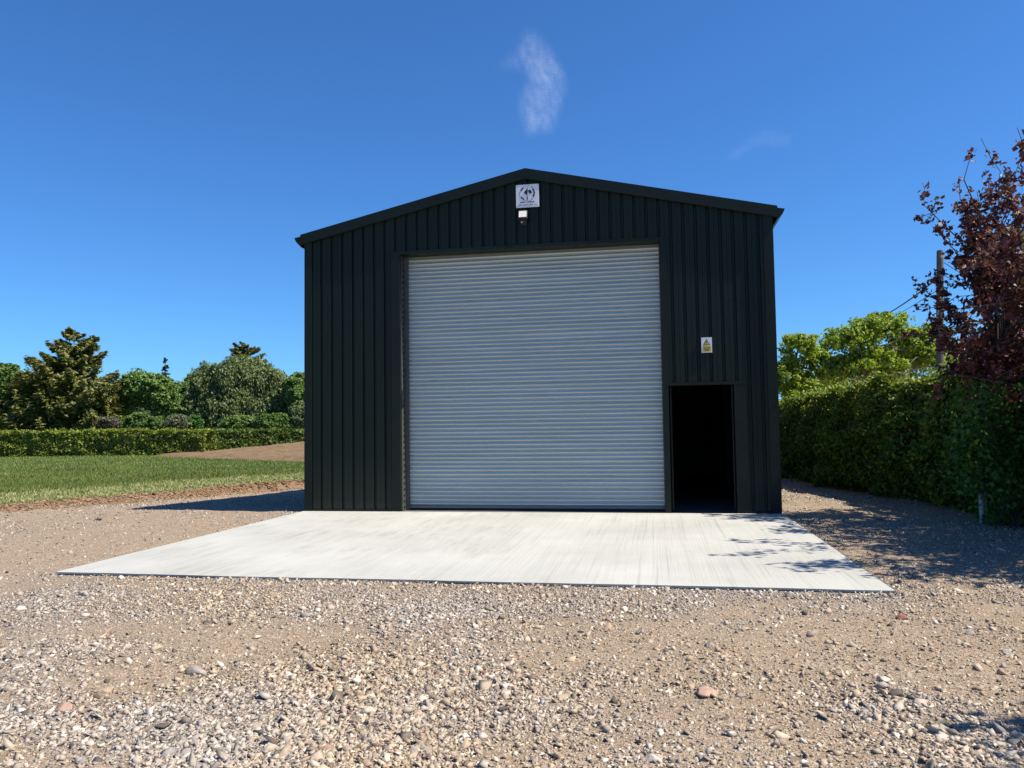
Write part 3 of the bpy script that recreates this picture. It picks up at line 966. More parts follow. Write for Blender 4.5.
# dark two-lobed emblem on an upright
disc_poly(mb, [(-.55, .1), (-.42, .38), (-.15, .55), (-.05, .9), (.02, 1.0), (.06, .6), (.05, .2), (-.02, -.1), (-.05, -.45), (-.16, -.3), (-.3, -.1)], -.0545, -.0525, ex, ez, .108)
disc_poly(mb, [(.12, .5), (.42, .55), (.62, .35), (.7, .05), (.6, -.15), (.5, .02), (.38, -.18), (.3, .05), (.14, .18)], -.0545, -.0525, ex, ez, .108)
disc_poly(mb, [(-.06, -.5), (.05, -.5), (.1, -.95), (.0, -1.15), (-.1, -.95)], -.0545, -.0525, ex, ez, .108)
mb.build('emblem', M_INK, logo)
mb = MB()
for zc, hh, x0, x1, st in ((c0[2] - .108, .018, -.13, .13, .021), (c0[2] - .158, .010, -.16, .16, .014)):
    x = x0; k = 0
    while x < x1:
        w_ = st * (.62 + .25 * ((k * 7) % 3) / 2)
        if k % 7 != 5:
            mb.box(c0[0] + x, c0[0] + x + w_, -.0545, -.0525, zc - hh / 2, zc + hh / 2 * (.7 + .3 * (k % 2)))
        x += st; k += 1
mb.build('lettering', M_INK, logo)
for a in (-1, 1):
    for b in (-1, 1):
        mb = MB(); mb.tube([(c0[0] + a * .18, -.0525, c0[2] + b * .18), (c0[0] + a * .18, -.056, c0[2] + b * .18)], [.008, .006], 8); mb.build('screw', M_GALVF, logo)

l0 = on_y(522.8, 215.3, -.12)
lamp = empty('flood_light', (l0[0], -.03, l0[2] - .1), 'small security floodlight with pale square glass, fixed below the company sign', 'floodlight')
M_LH = plain('lamp_housing', (.03, .032, .034), .5)
t = NT('lamp_glass'); v = t.coord()
M_LG = t.bsdf(t.ramp(t.noise(v, 20, 2), [(.3, (.78, .73, .64)), (.7, (.86, .81, .72))]), .25)
def tilted(mb, x0, x1, y0, y1, z0, z1, piv, a):
    b = MB().box(x0, x1, y0, y1, z0, z1)
    c, s = math.cos(a), math.sin(a)
    V = [(x, piv[0] + (y - piv[0]) * c - (z - piv[1]) * s, piv[1] + (y - piv[0]) * s + (z - piv[1]) * c) for x, y, z in b.V]
    mb.add(V, b.F)
piv = (-.12, l0[2])
ta = -.32                                   # leans back so that its glass looks up a little
mb = MB(); tilted(mb, l0[0] - .078, l0[0] + .078, -.135, -.085, l0[2] - .06, l0[2] + .085, piv, ta); mb.build('housing', M_LH, lamp, bevel=.006)
mb = MB(); tilted(mb, l0[0] - .066, l0[0] + .066, -.142, -.1355, l0[2] - .045, l0[2] + .074, piv, ta); mb.build('glass', M_LG, lamp)
mb = MB(); mb.box(l0[0] - .03, l0[0] + .03, -.085, -.002, l0[2] - .105, l0[2] - .075); mb.box(l0[0] - .05, l0[0] + .05, -.016, -.002, l0[2] - .14, l0[2] - .02); mb.build('bracket', M_LH, lamp)
mb = MB(); mb.tube([(l0[0] - .0, -.09, l0[2] - .075), (l0[0] - .0, -.095, l0[2] - .12), (l0[0], -.095, l0[2] - .135)], [.034, .034, .014], 12); sn = mb.build('sensor', M_LH, lamp, smooth=False)
mb = MB(); mb.tube([(l0[0] - .02, -.125, l0[2] - .118), (l0[0] - .02, -.138, l0[2] - .124)], [.015, .008], 10); mb.build('sensor_lens', M_WHITE, sn)

w0 = on_y(706.7, 345, -.02)
warn = empty('warning_sign', (w0[0], -.02, w0[2] - .12), 'small white and yellow warning sign fixed above and left of the open doorway', 'sign')
hw, hh = .085, .125
mb = MB(); mb.box(w0[0] - hw, w0[0] + hw, -.02, -.003, w0[2] - hh, w0[2] + hh); mb.build('panel', M_WHITE, warn)
mb = MB(); mb.box(w0[0] - hw * .78, w0[0] + hw * .82, -.0225, -.0205, w0[2] - hh * .86, w0[2] - hh * .12); mb.build('yellow_field', M_YEL, warn)
mb = MB(); cx, cz = w0[0] - .002, w0[2] + .05
mb.prism([(cx - .058, cz - .052), (cx + .058, cz - .052), (cx, cz + .052)], 'y', -.0225, -.0205); mb.build('triangle_border', M_INK, warn)
mb = MB(); mb.prism([(cx - .043, cz - .043), (cx + .043, cz - .043), (cx, cz + .034)], 'y', -.0245, -.0227); mb.build('triangle', M_YEL, warn)
mb = MB(); mb.box(cx - .005, cx + .005, -.0265, -.0247, cz - .018, cz + .015); mb.box(cx - .005, cx + .005, -.0265, -.0247, cz - .034, cz - .025)
for k in range(3):
    mb.box(w0[0] - .05 + .008 * k, w0[0] + .055 - .01 * k, -.0245, -.0227, w0[2] - .05 - .022 * k, w0[2] - .042 - .022 * k)
mb.build('lettering', M_INK, warn)

# ------------------------------------------------------------------ plants
def leaves(P, size, outward=None, bias=.6, aspect=.6, axis=None, up=.25):
    """rhombic leaves at P; returns V,F"""
    n = len(P)
    size = np.broadcast_to(size, n)
    nrm = rng.normal(size=(n, 3)); nrm /= np.linalg.norm(nrm, axis=1)[:, None]
    if outward is not None:
        nrm = nrm * (1 - bias) + outward * bias
    nrm[:, 2] += up
    nrm /= np.linalg.norm(nrm, axis=1)[:, None] + 1e-9
    if axis is None:
        a = rng.normal(size=(n, 3))
    else:
        a = axis + rng.normal(0, .25, (n, 3))
    u = a - nrm * (a * nrm).sum(1)[:, None]; u /= np.linalg.norm(u, axis=1)[:, None] + 1e-9
    w = np.cross(nrm, u)
    s = size[:, None]
    V = np.stack([P - u * s * .5, P + w * s * aspect * .5 + nrm * s * .06, P + u * s * .5, P - w * s * aspect * .5 + nrm * s * .06], 1)
    return V.reshape(-1, 3), np.arange(4 * n).reshape(-1, 4)


def unit(n):
    d = rng.normal(size=(n, 3)); return d / np.linalg.norm(d, axis=1)[:, None]


M_BARK = plain('brown_bark', (.14, .105, .075), .9, 0, .35, 5)
M_BARKD = plain('dark_bark', (.07, .052, .04), .9, 0, .35, 5)
M_BARKP = plain('pale_bark', (.30, .26, .21), .9, 0, .35, 5)
M_CORE = plain('core_and_stems', (.035, .03, .02), .95, 0, .4, 8)


def bent(a, b, n=5, wob=.06, sag=0):
    a = np.asarray(a, float); b = np.asarray(b, float); L = np.linalg.norm(b - a)
    P = [a + (b - a) * t_ for t_ in np.linspace(0, 1, n)]
    for i in range(1, n - 1):
        P[i] = P[i] + rng.normal(0, wob * L, 3) * np.array([1, 1, .5])
        P[i][2] += sag * L * math.sin(math.pi * i / (n - 1))
    return P


def broadleaf(name, label, px, base_py, dist, lobes, lmat, leaf, nclump, per, group=None, bark=None, trunk_r=.16, cat='tree', droop=0., limb=True, gz0=-.2, fill=.5, filler=.5, trunk_h=.35):
    """lobes: (px, py, half width px, half height px); depth = width"""
    if dist > 45: leaf, per = leaf * .72, per * 1.75
    base = at(px, base_py, dist); base[2] = gz0
    o = empty(name, base, label, cat, group)
    k = dist / F_PX
    L = []
    for (lx_, ly_, rw, rh) in lobes:
        c = at(lx_, ly_, dist + rng.normal(0, .15) * rw * k)
        L.append((c, np.array([rw * k, rw * k * .85, rh * k])))
    areas = np.array([l[1][0] * l[1][2] for l in L]); areas = areas / areas.sum()
    VV = []; FF = []; nv = 0; mb = MB()
    top = max(l[0][2] + l[1][2] * .3 for l in L)
    cx = np.mean([l[0] for l in L], 0)
    tp = bent(base - np.array([0, 0, .15]), np.array([base[0] * .6 + cx[0] * .4, base[1] * .6 + cx[1] * .4, top]), 6, .025)
    mb.tube(tp, [trunk_r * (1 - .14 * i) for i in range(6)], 7)
    for (c, r), ar in zip(L, areas):
        nc = max(4, int(nclump * 2.0 * ar))
        d = unit(nc); d[:, 2] = np.where(d[:, 2] < -.55, -d[:, 2], d[:, 2])
        rr = rng.uniform(fill, 1, nc) ** .7
        C = c + d * r * rr[:, None]
        cr = r.mean() * rng.uniform(.12, .28, nc)
        if limb:
            for q in range(min(nc, 7)):
                s_ = tp[rng.integers(2, 5)]
                mb.tube(bent(s_, C[q], 5, .07), [trunk_r * .42, trunk_r * .3, trunk_r * .22, trunk_r * .14, trunk_r * .06], 5)
        for q in range(nc):
            m = int(per * .62 * rng.uniform(.5, 1.5))
            dd = unit(m); rad = cr[q] * rng.uniform(.25, 1.05, m) ** .6
            P = C[q] + dd * rad[:, None] * np.array([1, 1, .75])
            if droop:
                P[:, 2] -= droop * rng.random(m) ** 2 * cr[q] * 2.5
            out = dd * .6 + d[q] * .4
            ax = np.tile([0, 0, -1.], (m, 1)) if droop else None
            V, F = leaves(P, leaf * rng.uniform(.6, 1.3, m), out, .45, .55 if not droop else .32, ax)
            VV.append(V); FF.append(F + nv); nv += len(V)
    for (c, r), ar in zip(L, areas):
        m = int(nclump * per * filler * ar) + 1
        d = unit(m); P = c + d * r * (rng.uniform(.15, 1.0, m) ** .45)[:, None] * (1 + .5 * (fbm(d[:, 0] * 3.5 + c[0], d[:, 2] * 3.5 + 9, 17, 3) - .5))[:, None]
        V, F = leaves(P, leaf * rng.uniform(.6, 1.2, m), d, .4, .55, np.tile([0, 0, -1.], (m, 1)) if droop else None)
        VV.append(V); FF.append(F + nv); nv += len(V)
    V = np.concatenate(VV); V[:, 2] = np.maximum(V[:, 2], gz0 + .03)
    mb.build('trunk', bark or M_BARK, o, smooth=True)
    npmesh('crown', V, np.concatenate(FF), lmat, o)
    return o


def conifer(name, label, px, base_py, dist, top_py, hw_px, lmat, n_whorl, per_spray, leaf, up=.25, group=None, base_frac=.08, powr=.75, gz0=-.2, cat='tree', nb=8, rag=.35, lean=0):
    leaf, per_spray = leaf * .72, per_spray * 1.7
    base = at(px, base_py, dist); base[2] = gz0
    top = at(px + lean, top_py, dist); H = top[2] - gz0; R0 = hw_px * dist / F_PX
    o = empty(name, base, label, cat, group)
    mb = MB(); VV = []; FF = []; nv = 0
    ctr = lambda f: base + (np.array([top[0], top[1], 0]) - np.array([base[0], base[1], 0])) * f + np.array([0, 0, H * f])
    mb.tube([ctr(f) for f in np.linspace(-.02, 1, 7)], [max(.02, H * .022 * (1 - f)) for f in np.linspace(0, .98, 7)], 7)
    for i in range(n_whorl):
        f0 = base_frac + (1 - base_frac) * (i + rng.uniform(-.3, .3)) / n_whorl
        k = max(3, int(nb * (1 - f0 * .5)))
        for j in range(k):
            f = min(max(f0 + rng.normal(0, .8) / n_whorl, .02), .985)
            Rr = R0 * (1 - f) ** powr + .06 * R0 * .5
            az = rng.uniform(0, 6.28); Lb = Rr * rng.uniform(1 - rag, 1 + rag * .45)
            hd = np.array([math.cos(az), math.sin(az), 0]); s_ = ctr(f)
            n_ = 6
            ts = np.linspace(0, 1, n_)
            path = [s_ + hd * Lb * tt + np.array([0, 0, Lb * (up * tt ** 1.8 + .05 * math.sin(3 * tt))]) for tt in ts]
            mb.tube([path[0], path[2], path[4]], [.012 * H * (1 - f) + .01, .008 * H * (1 - f) + .008, .006], 4, False)
            m = int(per_spray * (Lb / R0 + .15) * rng.uniform(.7, 1.3))
            tt = rng.uniform(.12, 1, m) ** .75
            side = np.array([-hd[1], hd[0], 0])
            P = s_ + hd * (Lb * tt)[:, None]
            P = P + side * (rng.normal(0, .15, m) * Lb * (1.05 - tt) + rng.normal(0, .04 * Lb, m))[:, None]
            P[:, 2] += Lb * (up * tt ** 1.8) + rng.normal(0, .035 * Lb + .02 * leaf, m) - rng.random(m) ** 2 * .10 * Lb
            ax = hd + side * rng.normal(0, .5, m)[:, None]; ax[:, 2] += up * .8 * tt
            out = np.tile([0, 0, 1.], (m, 1)) + hd * .35
            V, F = leaves(P, leaf * rng.uniform(.6, 1.4, m), out, .45, .32, ax, .2)
            VV.append(V); FF.append(F + nv); nv += len(V)
    mb.build('trunk', M_BARK, o, smooth=True)
    V = np.concatenate(VV); V[:, 2] = np.maximum(V[:, 2], gz0 + .03)
    npmesh('crown', V, np.concatenate(FF), lmat, o)
    return o


def hedge(name, label, path, half, h, lmat, n, leaf, group=None, seed=1, gz0=None, topjit=.12, h_end=None, amp=.22, shoulder=.35, slope_in=.12, top_mat=None, top_d=.3):
    """clipped hedge along a ground path: leaves on a rough rounded box, dark core added inside to block light"""
    path = np.array(path, float); seg = np.diff(path, axis=0); ln = np.linalg.norm(seg, axis=1); cum = np.concatenate([[0], np.cumsum(ln)])
    base = np.array([path[0][0], path[0][1], 0])
    o = empty(name, base, label, 'hedge', group)
    def pos(s_):
        i = np.clip(np.searchsorted(cum, s_, 'right') - 1, 0, len(seg) - 1)
        f = (s_ - cum[i]) / ln[i]
        p = path[i] + seg[i] * f[:, None]
        nn = np.stack([-seg[i][:, 1], seg[i][:, 0]], 1) / ln[i][:, None]
        return p, nn
    s_ = rng.uniform(0, cum[-1], n)
    # perimeter param: two sides and the top
    per = np.array([h, 2 * half, h]); q = rng.uniform(0, per.sum(), n)
    p, nn = pos(s_)
    bump = amp * (fbm(s_ * 1.3, q * 1.3, seed, 3) - .5) * 2 + .10 * (vnoise(s_ * 5, q * 5, seed + 3) - .5)
    ht = h + (0 if h_end is None else (h_end - h) * np.minimum(1, s_ / 20)) + topjit * 2 * (fbm(s_ * .8, s_ * 0, seed + 9, 3) - .5)
    off = np.zeros(n); z = np.zeros(n); out = np.zeros((n, 3))
    a = q < h; b = (q >= h) & (q < h + 2 * half); c = q >= h + 2 * half
    z[a] = q[a] / h * ht[a]; off[a] = half * (1 - .08 * z[a]) ; out[a, :2] = nn[a]
    off[b] = half - (q[b] - h); z[b] = ht[b]; out[b, 2] = 1
    z[c] = (q[c] - h - 2 * half) / h * ht[c]; off[c] = -half * (1 - .08 * z[c]); out[c, :2] = -nn[c]
    dep = -np.abs(rng.normal(0, .10, n)) + bump
    # round the shoulders
    sh = np.clip((z - (ht - shoulder)) / shoulder, 0, 1); off = np.where(b, off * (1 - slope_in), off * (1 - slope_in * sh ** 1.6))
    edge = np.clip((np.abs(off) - (half - .3)) / .3, 0, 1); z = np.where(b, z - .10 * edge ** 2, z)
    P = np.zeros((n, 3)); P[:, :2] = p + nn * off[:, None]; P[:, 2] = z
    g0 = ground_z(P[:, 0], P[:, 1], False) if gz0 is None else gz0
    P += out * dep[:, None]
    # thinner towards the ground
    spike = b & (rng.random(n) < .12); P[spike, 2] += rng.random(spike.sum()) * .16
    P[:, 2] = np.maximum(P[:, 2], .04) + g0
    V, F = leaves(P, leaf * rng.uniform(.6, 1.4, n), out, .4, .6)
    top_leaves = (b | (z > ht - top_d * rng.uniform(.2, 1.6, n))) & (rng.random(n) < .85)  # upper leaves, set apart so sunlight can be painted into their colour
    # solid dark core, added inside the leaves to block light
    ss = np.linspace(0.7, cum[-1] - .7, max(2, int(cum[-1] / .5)))
    pp, n2 = pos(ss); CV = []; CF = []
    for i in range(len(ss)):
        g = float(ground_z(pp[i][0], pp[i][1], False)) if gz0 is None else gz0
        hh = h + (0 if h_end is None else (h_end - h) * min(1, ss[i] / 20)) - .4
        for (oo, zz) in ((half - .42, .02), (half * .35, hh), (-half * .35, hh), (-half + .42, .02)):
            w_ = .08 * math.sin(ss[i] * 3.1 + zz)
            CV.append((pp[i][0] + n2[i][0] * (oo + w_), pp[i][1] + n2[i][1] * (oo + w_), g + zz))
    for i in range(len(ss) - 1):
        for k in range(3):
            CF.append((4 * i + k, 4 * i + k + 1, 4 * i + k + 5, 4 * i + k + 4))
    mb = MB(); mb.add(CV, CF); mb.build('dark_core', M_CORE, o)
    V4 = V.reshape(-1, 4, 3)
    for nm, k, mm in (('foliage', ~top_leaves, lmat), ('top_foliage', top_leaves, top_mat or lmat)):
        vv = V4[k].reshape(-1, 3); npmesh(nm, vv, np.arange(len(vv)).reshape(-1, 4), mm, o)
    return o


L_HEDGE_L = leaf_mat('left_hedge_leaf', [(0.075, 0.121, 0.016), (0.138, 0.189, 0.026), (0.225, 0.257, 0.039), (0.312, 0.317, 0.058)], .25)
L_HEDGE_F = leaf_mat('far_hedge_leaf', [(0.060, 0.104, 0.020), (0.105, 0.160, 0.028), (0.165, 0.216, 0.042)], .25)
L_HEDGE_R = leaf_mat('right_hedge_leaf', [(0.037, 0.096, 0.012), (0.067, 0.152, 0.018), (0.122, 0.221, 0.026), (0.243, 0.342, 0.046)], .25)
L_CEDAR = leaf_mat('cedar_needle', [(0.047, 0.076, 0.023), (0.100, 0.122, 0.029), (0.172, 0.176, 0.041), (0.290, 0.251, 0.065)], .15)
L_GOLD = leaf_mat('golden_needle', [(0.106, 0.124, 0.024), (0.198, 0.205, 0.040), (0.304, 0.278, 0.060)], .15)
L_SPRUCE = leaf_mat('spruce_needle', [(0.031, 0.060, 0.028), (0.055, 0.094, 0.041), (0.078, 0.120, 0.055)], .1)
L_DARKG = leaf_mat('dark_green_leaf', [(0.061, 0.120, 0.025), (0.104, 0.174, 0.036), (0.174, 0.256, 0.058)], .25)
L_MIDG = leaf_mat('mid_green_leaf', [(0.086, 0.156, 0.032), (0.148, 0.238, 0.054), (0.227, 0.329, 0.086)], .28)
L_WILLOW = leaf_mat('grey_green_leaf', [(0.103, 0.145, 0.053), (0.155, 0.200, 0.076), (0.215, 0.254, 0.098)], .22)
L_LIME = leaf_mat('spring_leaf', [(0.163, 0.240, 0.025), (0.267, 0.352, 0.043), (0.384, 0.465, 0.064)], .38)
L_GREY = leaf_mat('grey_twig_leaf', [(.09, .08, .06), (.14, .12, .09), (.08, .09, .05)], .1)
L_BLOSSOM = leaf_mat('blossom_leaf', [(.06, .09, .025), (.09, .12, .035), (.11, .13, .045), (.42, .39, .31), (.08, .11, .03)], .2)
L_PURPLE = leaf_mat('copper_leaf', [(0.052, 0.017, 0.025), (0.092, 0.029, 0.034), (0.145, 0.042, 0.048), (0.135, 0.065, 0.074), (0.260, 0.070, 0.063), (.07, .055, .022), (.10, .035, .03)], .25, .5)
L_SHRUB = leaf_mat('shrub_leaf', [(0.039, 0.109, 0.018), (0.065, 0.168, 0.026), (0.104, 0.235, 0.039)], .3)

L_SUNTOP = leaf_mat('sunlit_top_leaf', [(0.099, 0.147, 0.018), (0.158, 0.210, 0.024), (0.238, 0.281, 0.039), (0.327, 0.345, 0.066)], .3)  # yellower leaf colour with the sunlight on the hedge tops painted in
# --- left field hedges
HA = on_z(0, 457.5, -.17)[:2]; HB = on_z(150, 456, -.17)[:2]; HD = (HB - HA) / np.linalg.norm(HB - HA)
HC = HB + HD * 4.3; HZ = HA - HD * 26
hedge('field_hedge', 'long clipped yellow green hedge across the field, in front of the tall conifer', [tuple(HZ), tuple(HA), tuple(HC)], 0.8, 1.74, L_HEDGE_L, 90000, .14, seed=3, gz0=-.17, top_mat=L_SUNTOP, top_d=.45)
b2 = at(205, 440, 55); b3 = at(470, 436, 62)
hedge('field_hedge', 'farther darker hedge beyond the soil mound, next to the shed wall', [(b2[0], b2[1]), (b3[0], b3[1])], 0.8, 1.62, L_HEDGE_F, 48000, .17, seed=13, gz0=-.17)

# --- left tree belt
G = 'trees beyond the field hedge'
conifer('cedar_tree', 'tallest brown green layered conifer with upswept boughs, left behind the hedge', 74, 430, 59, 330, 56, L_CEDAR, 24, 320, .46, .34, G, .03, .56, nb=13, rag=.62)
conifer('cedar_tree', 'low broad layered conifer at the left foot of the tallest conifer', 26, 430, 59, 374, 40, L_CEDAR, 13, 330, .44, .16, G, .04, .5, nb=12, rag=.4)
conifer('golden_conifer', 'small golden conifer at the right foot of the tallest conifer', 106, 430, 60, 382, 21, L_GOLD, 13, 190, .36, .2, G, .04, .55, nb=10)
broadleaf('broadleaf_tree', 'rounded dark green broadleaf tree at the left edge of the photo', 4, 430, 64, [(2, 384, 20, 20), (-22, 392, 22, 26), (20, 400, 16, 18)], L_DARKG, .38, 60, 150, G)
broadleaf('broadleaf_tree', 'green round topped tree with pale trunk between the tall conifer and the spruce', 152, 430, 62, [(140, 388, 20, 18), (158, 396, 16, 22), (128, 398, 12, 18), (170, 400, 10, 20)], L_MIDG, .34, 90, 150, G, M_BARKP)
conifer('spruce_tree', 'thin dark spruce spire rising behind the round green tree', 165, 430, 66, 357, 20, L_SPRUCE, 34, 70, .4, .0, G, .05, .95, nb=7, rag=.5)
conifer('spruce_tree', 'slim dark conifer tip showing beside the golden conifer', 105, 430, 70, 378, 11, L_SPRUCE, 13, 60, .36, .02, G, .05, .9, nb=6)
conifer('cedar_tree', 'star shaped conifer crown rising over the wide grey green tree', 246, 430, 68, 344, 34, L_CEDAR, 26, 220, .44, .42, G, .3, .40, nb=9, rag=.6)
broadleaf('willow_tree', 'wide grey green drooping tree left of the shed wall', 238, 430, 64,
          [(212, 382, 22, 20), (240, 384, 32, 28), (268, 390, 22, 26), (232, 410, 36, 24), (262, 412, 30, 22), (205, 408, 22, 26), (285, 408, 16, 22)], L_WILLOW, .36, 260, 150, G, None, .3, droop=.7, fill=.5)
broadleaf('broadleaf_tree', 'bright green tree half hidden behind the left shed corner', 300, 430, 62, [(298, 392, 14, 20), (306, 405, 18, 24)], L_MIDG, .36, 55, 150, G)
broadleaf('broadleaf_tree', 'dark tree standing in the gap behind the spruce and wide grey green tree', 186, 430, 72, [(186, 404, 20, 22), (120, 412, 26, 16)], L_DARKG, .40, 70, 140, G)
for (lab, px, d_, lob) in [
        ('far dark tree filling the gap left of the round green tree', 118, 84, [(112, 404, 18, 22), (128, 410, 18, 18)]),
        ('far dark tree behind the tallest conifer, at its left', 40, 86, [(28, 398, 22, 24), (50, 404, 20, 22), (4, 404, 26, 22), (-30, 402, 26, 26)]),
        ('far dark tree behind the thin spruce spire', 178, 88, [(172, 404, 20, 24), (192, 402, 18, 26)]),
        ('far tree behind the right end of the wide grey green tree', 284, 86, [(280, 402, 18, 26), (300, 408, 16, 22)]),
        ('far tree hidden from the photo behind the shed, nearest the left corner', 350, 80, [(340, 395, 24, 28), (365, 400, 24, 26)]),
        ('far tree hidden from the photo behind the roller shutter', 420, 84, [(410, 398, 26, 26), (440, 402, 26, 22)])]:
    broadleaf('broadleaf_tree', lab, px, 430, d_, lob + [(px, 422, 26, 10)], L_DARKG, .5, 60, 150, G, limb=False)
GS = 'bushes along the far side of the field hedge'
broadleaf('bush', 'leafless looking grey brown bush behind the hedge below the golden conifer', 106, 430, 57.5, [(106, 424, 15, 7), (96, 426, 8, 5)], L_GREY, .16, 40, 110, GS, None, .05, 'bush', limb=False)
broadleaf('bush', 'dark green bush behind the hedge at the left edge of the photo', 2, 430, 57, [(4, 424, 16, 9), (-14, 424, 14, 9)], L_SHRUB, .2, 36, 110, GS, None, .05, 'bush', limb=False)
broadleaf('bush', 'white flowering bush behind the hedge beside the wide grey green tree', 178, 430, 58, [(178, 422, 12, 8), (170, 425, 8, 6)], L_BLOSSOM, .15, 36, 110, GS, None, .05, 'bush', limb=False)
broadleaf('bush', 'low green bush behind the hedge under the round green tree', 140, 430, 58, [(140, 422, 15, 10), (154, 424, 10, 8)], L_DARKG, .24, 36, 110, GS, None, .05, 'bush', limb=False)
broadleaf('bush', 'pale green bush at the left shed corner beyond the field', 299, 430, 60, [(299, 416, 11, 14)], L_WILLOW, .24, 30, 110, GS, None, .05, 'bush', limb=False)
broadleaf('bush', 'dark low bush under the wide grey green tree', 255, 430, 60, [(240, 425, 22, 9), (275, 424, 20, 10)], L_DARKG, .26, 50, 110, GS, None, .05, 'bush', limb=False)
broadleaf('bush', 'dark green bush between the flowering bush and the grey brown bush', 195, 430, 59, [(192, 424, 12, 9), (124, 425, 8, 7)], L_SHRUB, .22, 30, 110, GS, None, .05, 'bush', limb=False)

# --- right hedge
hn = on_z(1012, 523, -.05); hf = on_z(788, 481, -.05)
hd = (hf - hn)[:2] / np.linalg.norm((hf - hn)[:2]); hside = np.array([hd[1], -hd[0]])
if hside[0] < 0: hside = -hside
HALF = .85
p0 = hn[:2] - hd * 6.5 + hside * HALF; p1 = hn[:2] + hd * 24 + hside * HALF
hedge('boundary_hedge', 'tall dense dark green hedge with sunlit top along the right side of the shed', [tuple(p0), tuple(p1)], HALF, 3.0, L_HEDGE_R, 190000, .085, seed=23, gz0=-.05, topjit=.2, h_end=1.9, amp=.4, shoulder=.95, slope_in=.5, top_mat=L_SUNTOP, top_d=.8)

# --- spring-green trees behind the right hedge
GR = 'yellow green trees behind the right hedge'
broadleaf('young_tree', 'low yellow green tree filling the gap between the larger one and the pole', 905, 420, 34,
          [(905, 362, 30, 22), (935, 352, 24, 26), (885, 380, 30, 16), (830, 388, 34, 16)], L_LIME, .16, 110, 85, GR, M_BARK, .12, gz0=-.2, fill=.2, filler=.25)
broadleaf('young_tree', 'sparse yellow green tree with thin bare limbs beside the right shed wall', 800, 420, 33,
          [(800, 352, 22, 20), (788, 378, 18, 20), (818, 368, 18, 22), (800, 392, 26, 16)], L_LIME, .15, 120, 85, GR, M_BARK, .12, gz0=-.2, fill=.25, filler=.25)
broadleaf('young_tree', 'larger yellow green tree with forking grey limbs behind the hedge, left of the pole', 858, 420, 30,
          [(880, 330, 34, 18), (850, 342, 30, 20), (915, 345, 28, 20), (872, 366, 34, 18), (838, 372, 18, 18), (925, 360, 20, 18)], L_LIME, .15, 210, 85, GR, M_BARKP, .16, gz0=-.2, fill=.2, filler=.22)

# --- utility pole and wires
pd = 25.5
pb = at(941, 400, pd); ptop = at(940, 250.5, pd)
pole = empty('utility_pole', (pb[0], pb[1], 0), 'weathered wooden utility pole rising behind the hedge among copper leaves', 'utility pole')
M_POLE = plain('weathered_wood', (.11, .10, .085), .9, 0, .3, 4)
mb = MB(); mb.tube([(pb[0], pb[1], -.2), (pb[0], pb[1], 3), (ptop[0], ptop[1], ptop[2] - .06), (ptop[0], ptop[1], ptop[2])], [.135, .12, .102, .092], 14)
mb.build('shaft', M_POLE, pole, smooth=False)
M_CER = plain('pale_ceramic', (.5, .48, .42), .3)
mb = MB(); q = at(941.5, 257, pd - .13); mb.tube([q + np.array([0, .06, 0]), q + np.array([0, -.03, 0]), q + np.array([0, -.06, 0])], [.03, .045, .03], 10); mb.build('insulator', M_CER, pole)
mb = MB(); q = at(940, 282, pd); mb.box(q[0] - .14, q[0] + .14, q[1] - .14, q[1] + .14, q[2] - .02, q[2] + .02); mb.build('band', M_GALVF, pole)
M_WIRE = plain('black_cable', (.012, .012, .013), .6)


def wire(a, b, r, sag, label):
    P = [a + (b - a) * t_ - np.array([0, 0, sag * 4 * t_ * (1 - t_)]) for t_ in np.linspace(0, 1, 16)]
    mb = MB(); mb.tube(P, r, 5); o = mb.build('overhead_wire', M_WIRE, loc=a)
    tag(o, label, 'wire', 'wires on the utility pole')
wire(at(939, 277, pd), at(855, 327, 40), .024, .25, 'thick black cable running down left from the utility pole')
wire(at(939, 289, pd), at(860, 330, 55), .012, .2, 'thin wire running down left below the thick cable on the pole')
wire(at(943, 282, pd), at(935, 330, 22.5), .012, 0, 'thin stay wire slanting down close beside the pole')
wire(at(943, 262, pd), at(1060, 318, 30), .012, .2, 'thin wire running right from the pole into the copper leaves')

# --- copper-leaved tree at the right
cb = on_z(982, 521, -.05); CD = (cb - CAM) @ FW
copper = empty('copper_tree', cb, 'tall purple copper leaved tree with airy upright twigs at the right edge', 'tree')
mb = MB(); VV = []; FF = []; nv = 0


def leaf_cluster(C, r, m, size):
    global nv
    dd = unit(m); P = C + dd * (r * rng.uniform(.1, 1, m) ** .6)[:, None]
    V, F = leaves(P, size * rng.uniform(.65, 1.35, m), dd, .3, .62)
    VV.append(V); FF.append(F + nv); nv += len(V)


def spray(path, r0, m, size, rr):
    mb.tube(path, list(np.linspace(r0, .004, len(path))), 5, False)
    n = len(path)
    for i in range(m):
        f = rng.uniform(.3, 1.0) * (n - 1); k = min(int(f), n - 2); p = path[k] + (path[k + 1] - path[k]) * (f - k)
        leaf_cluster(p + rng.normal(0, rr * .5, 3), rr, rng.integers(3, 8), size)

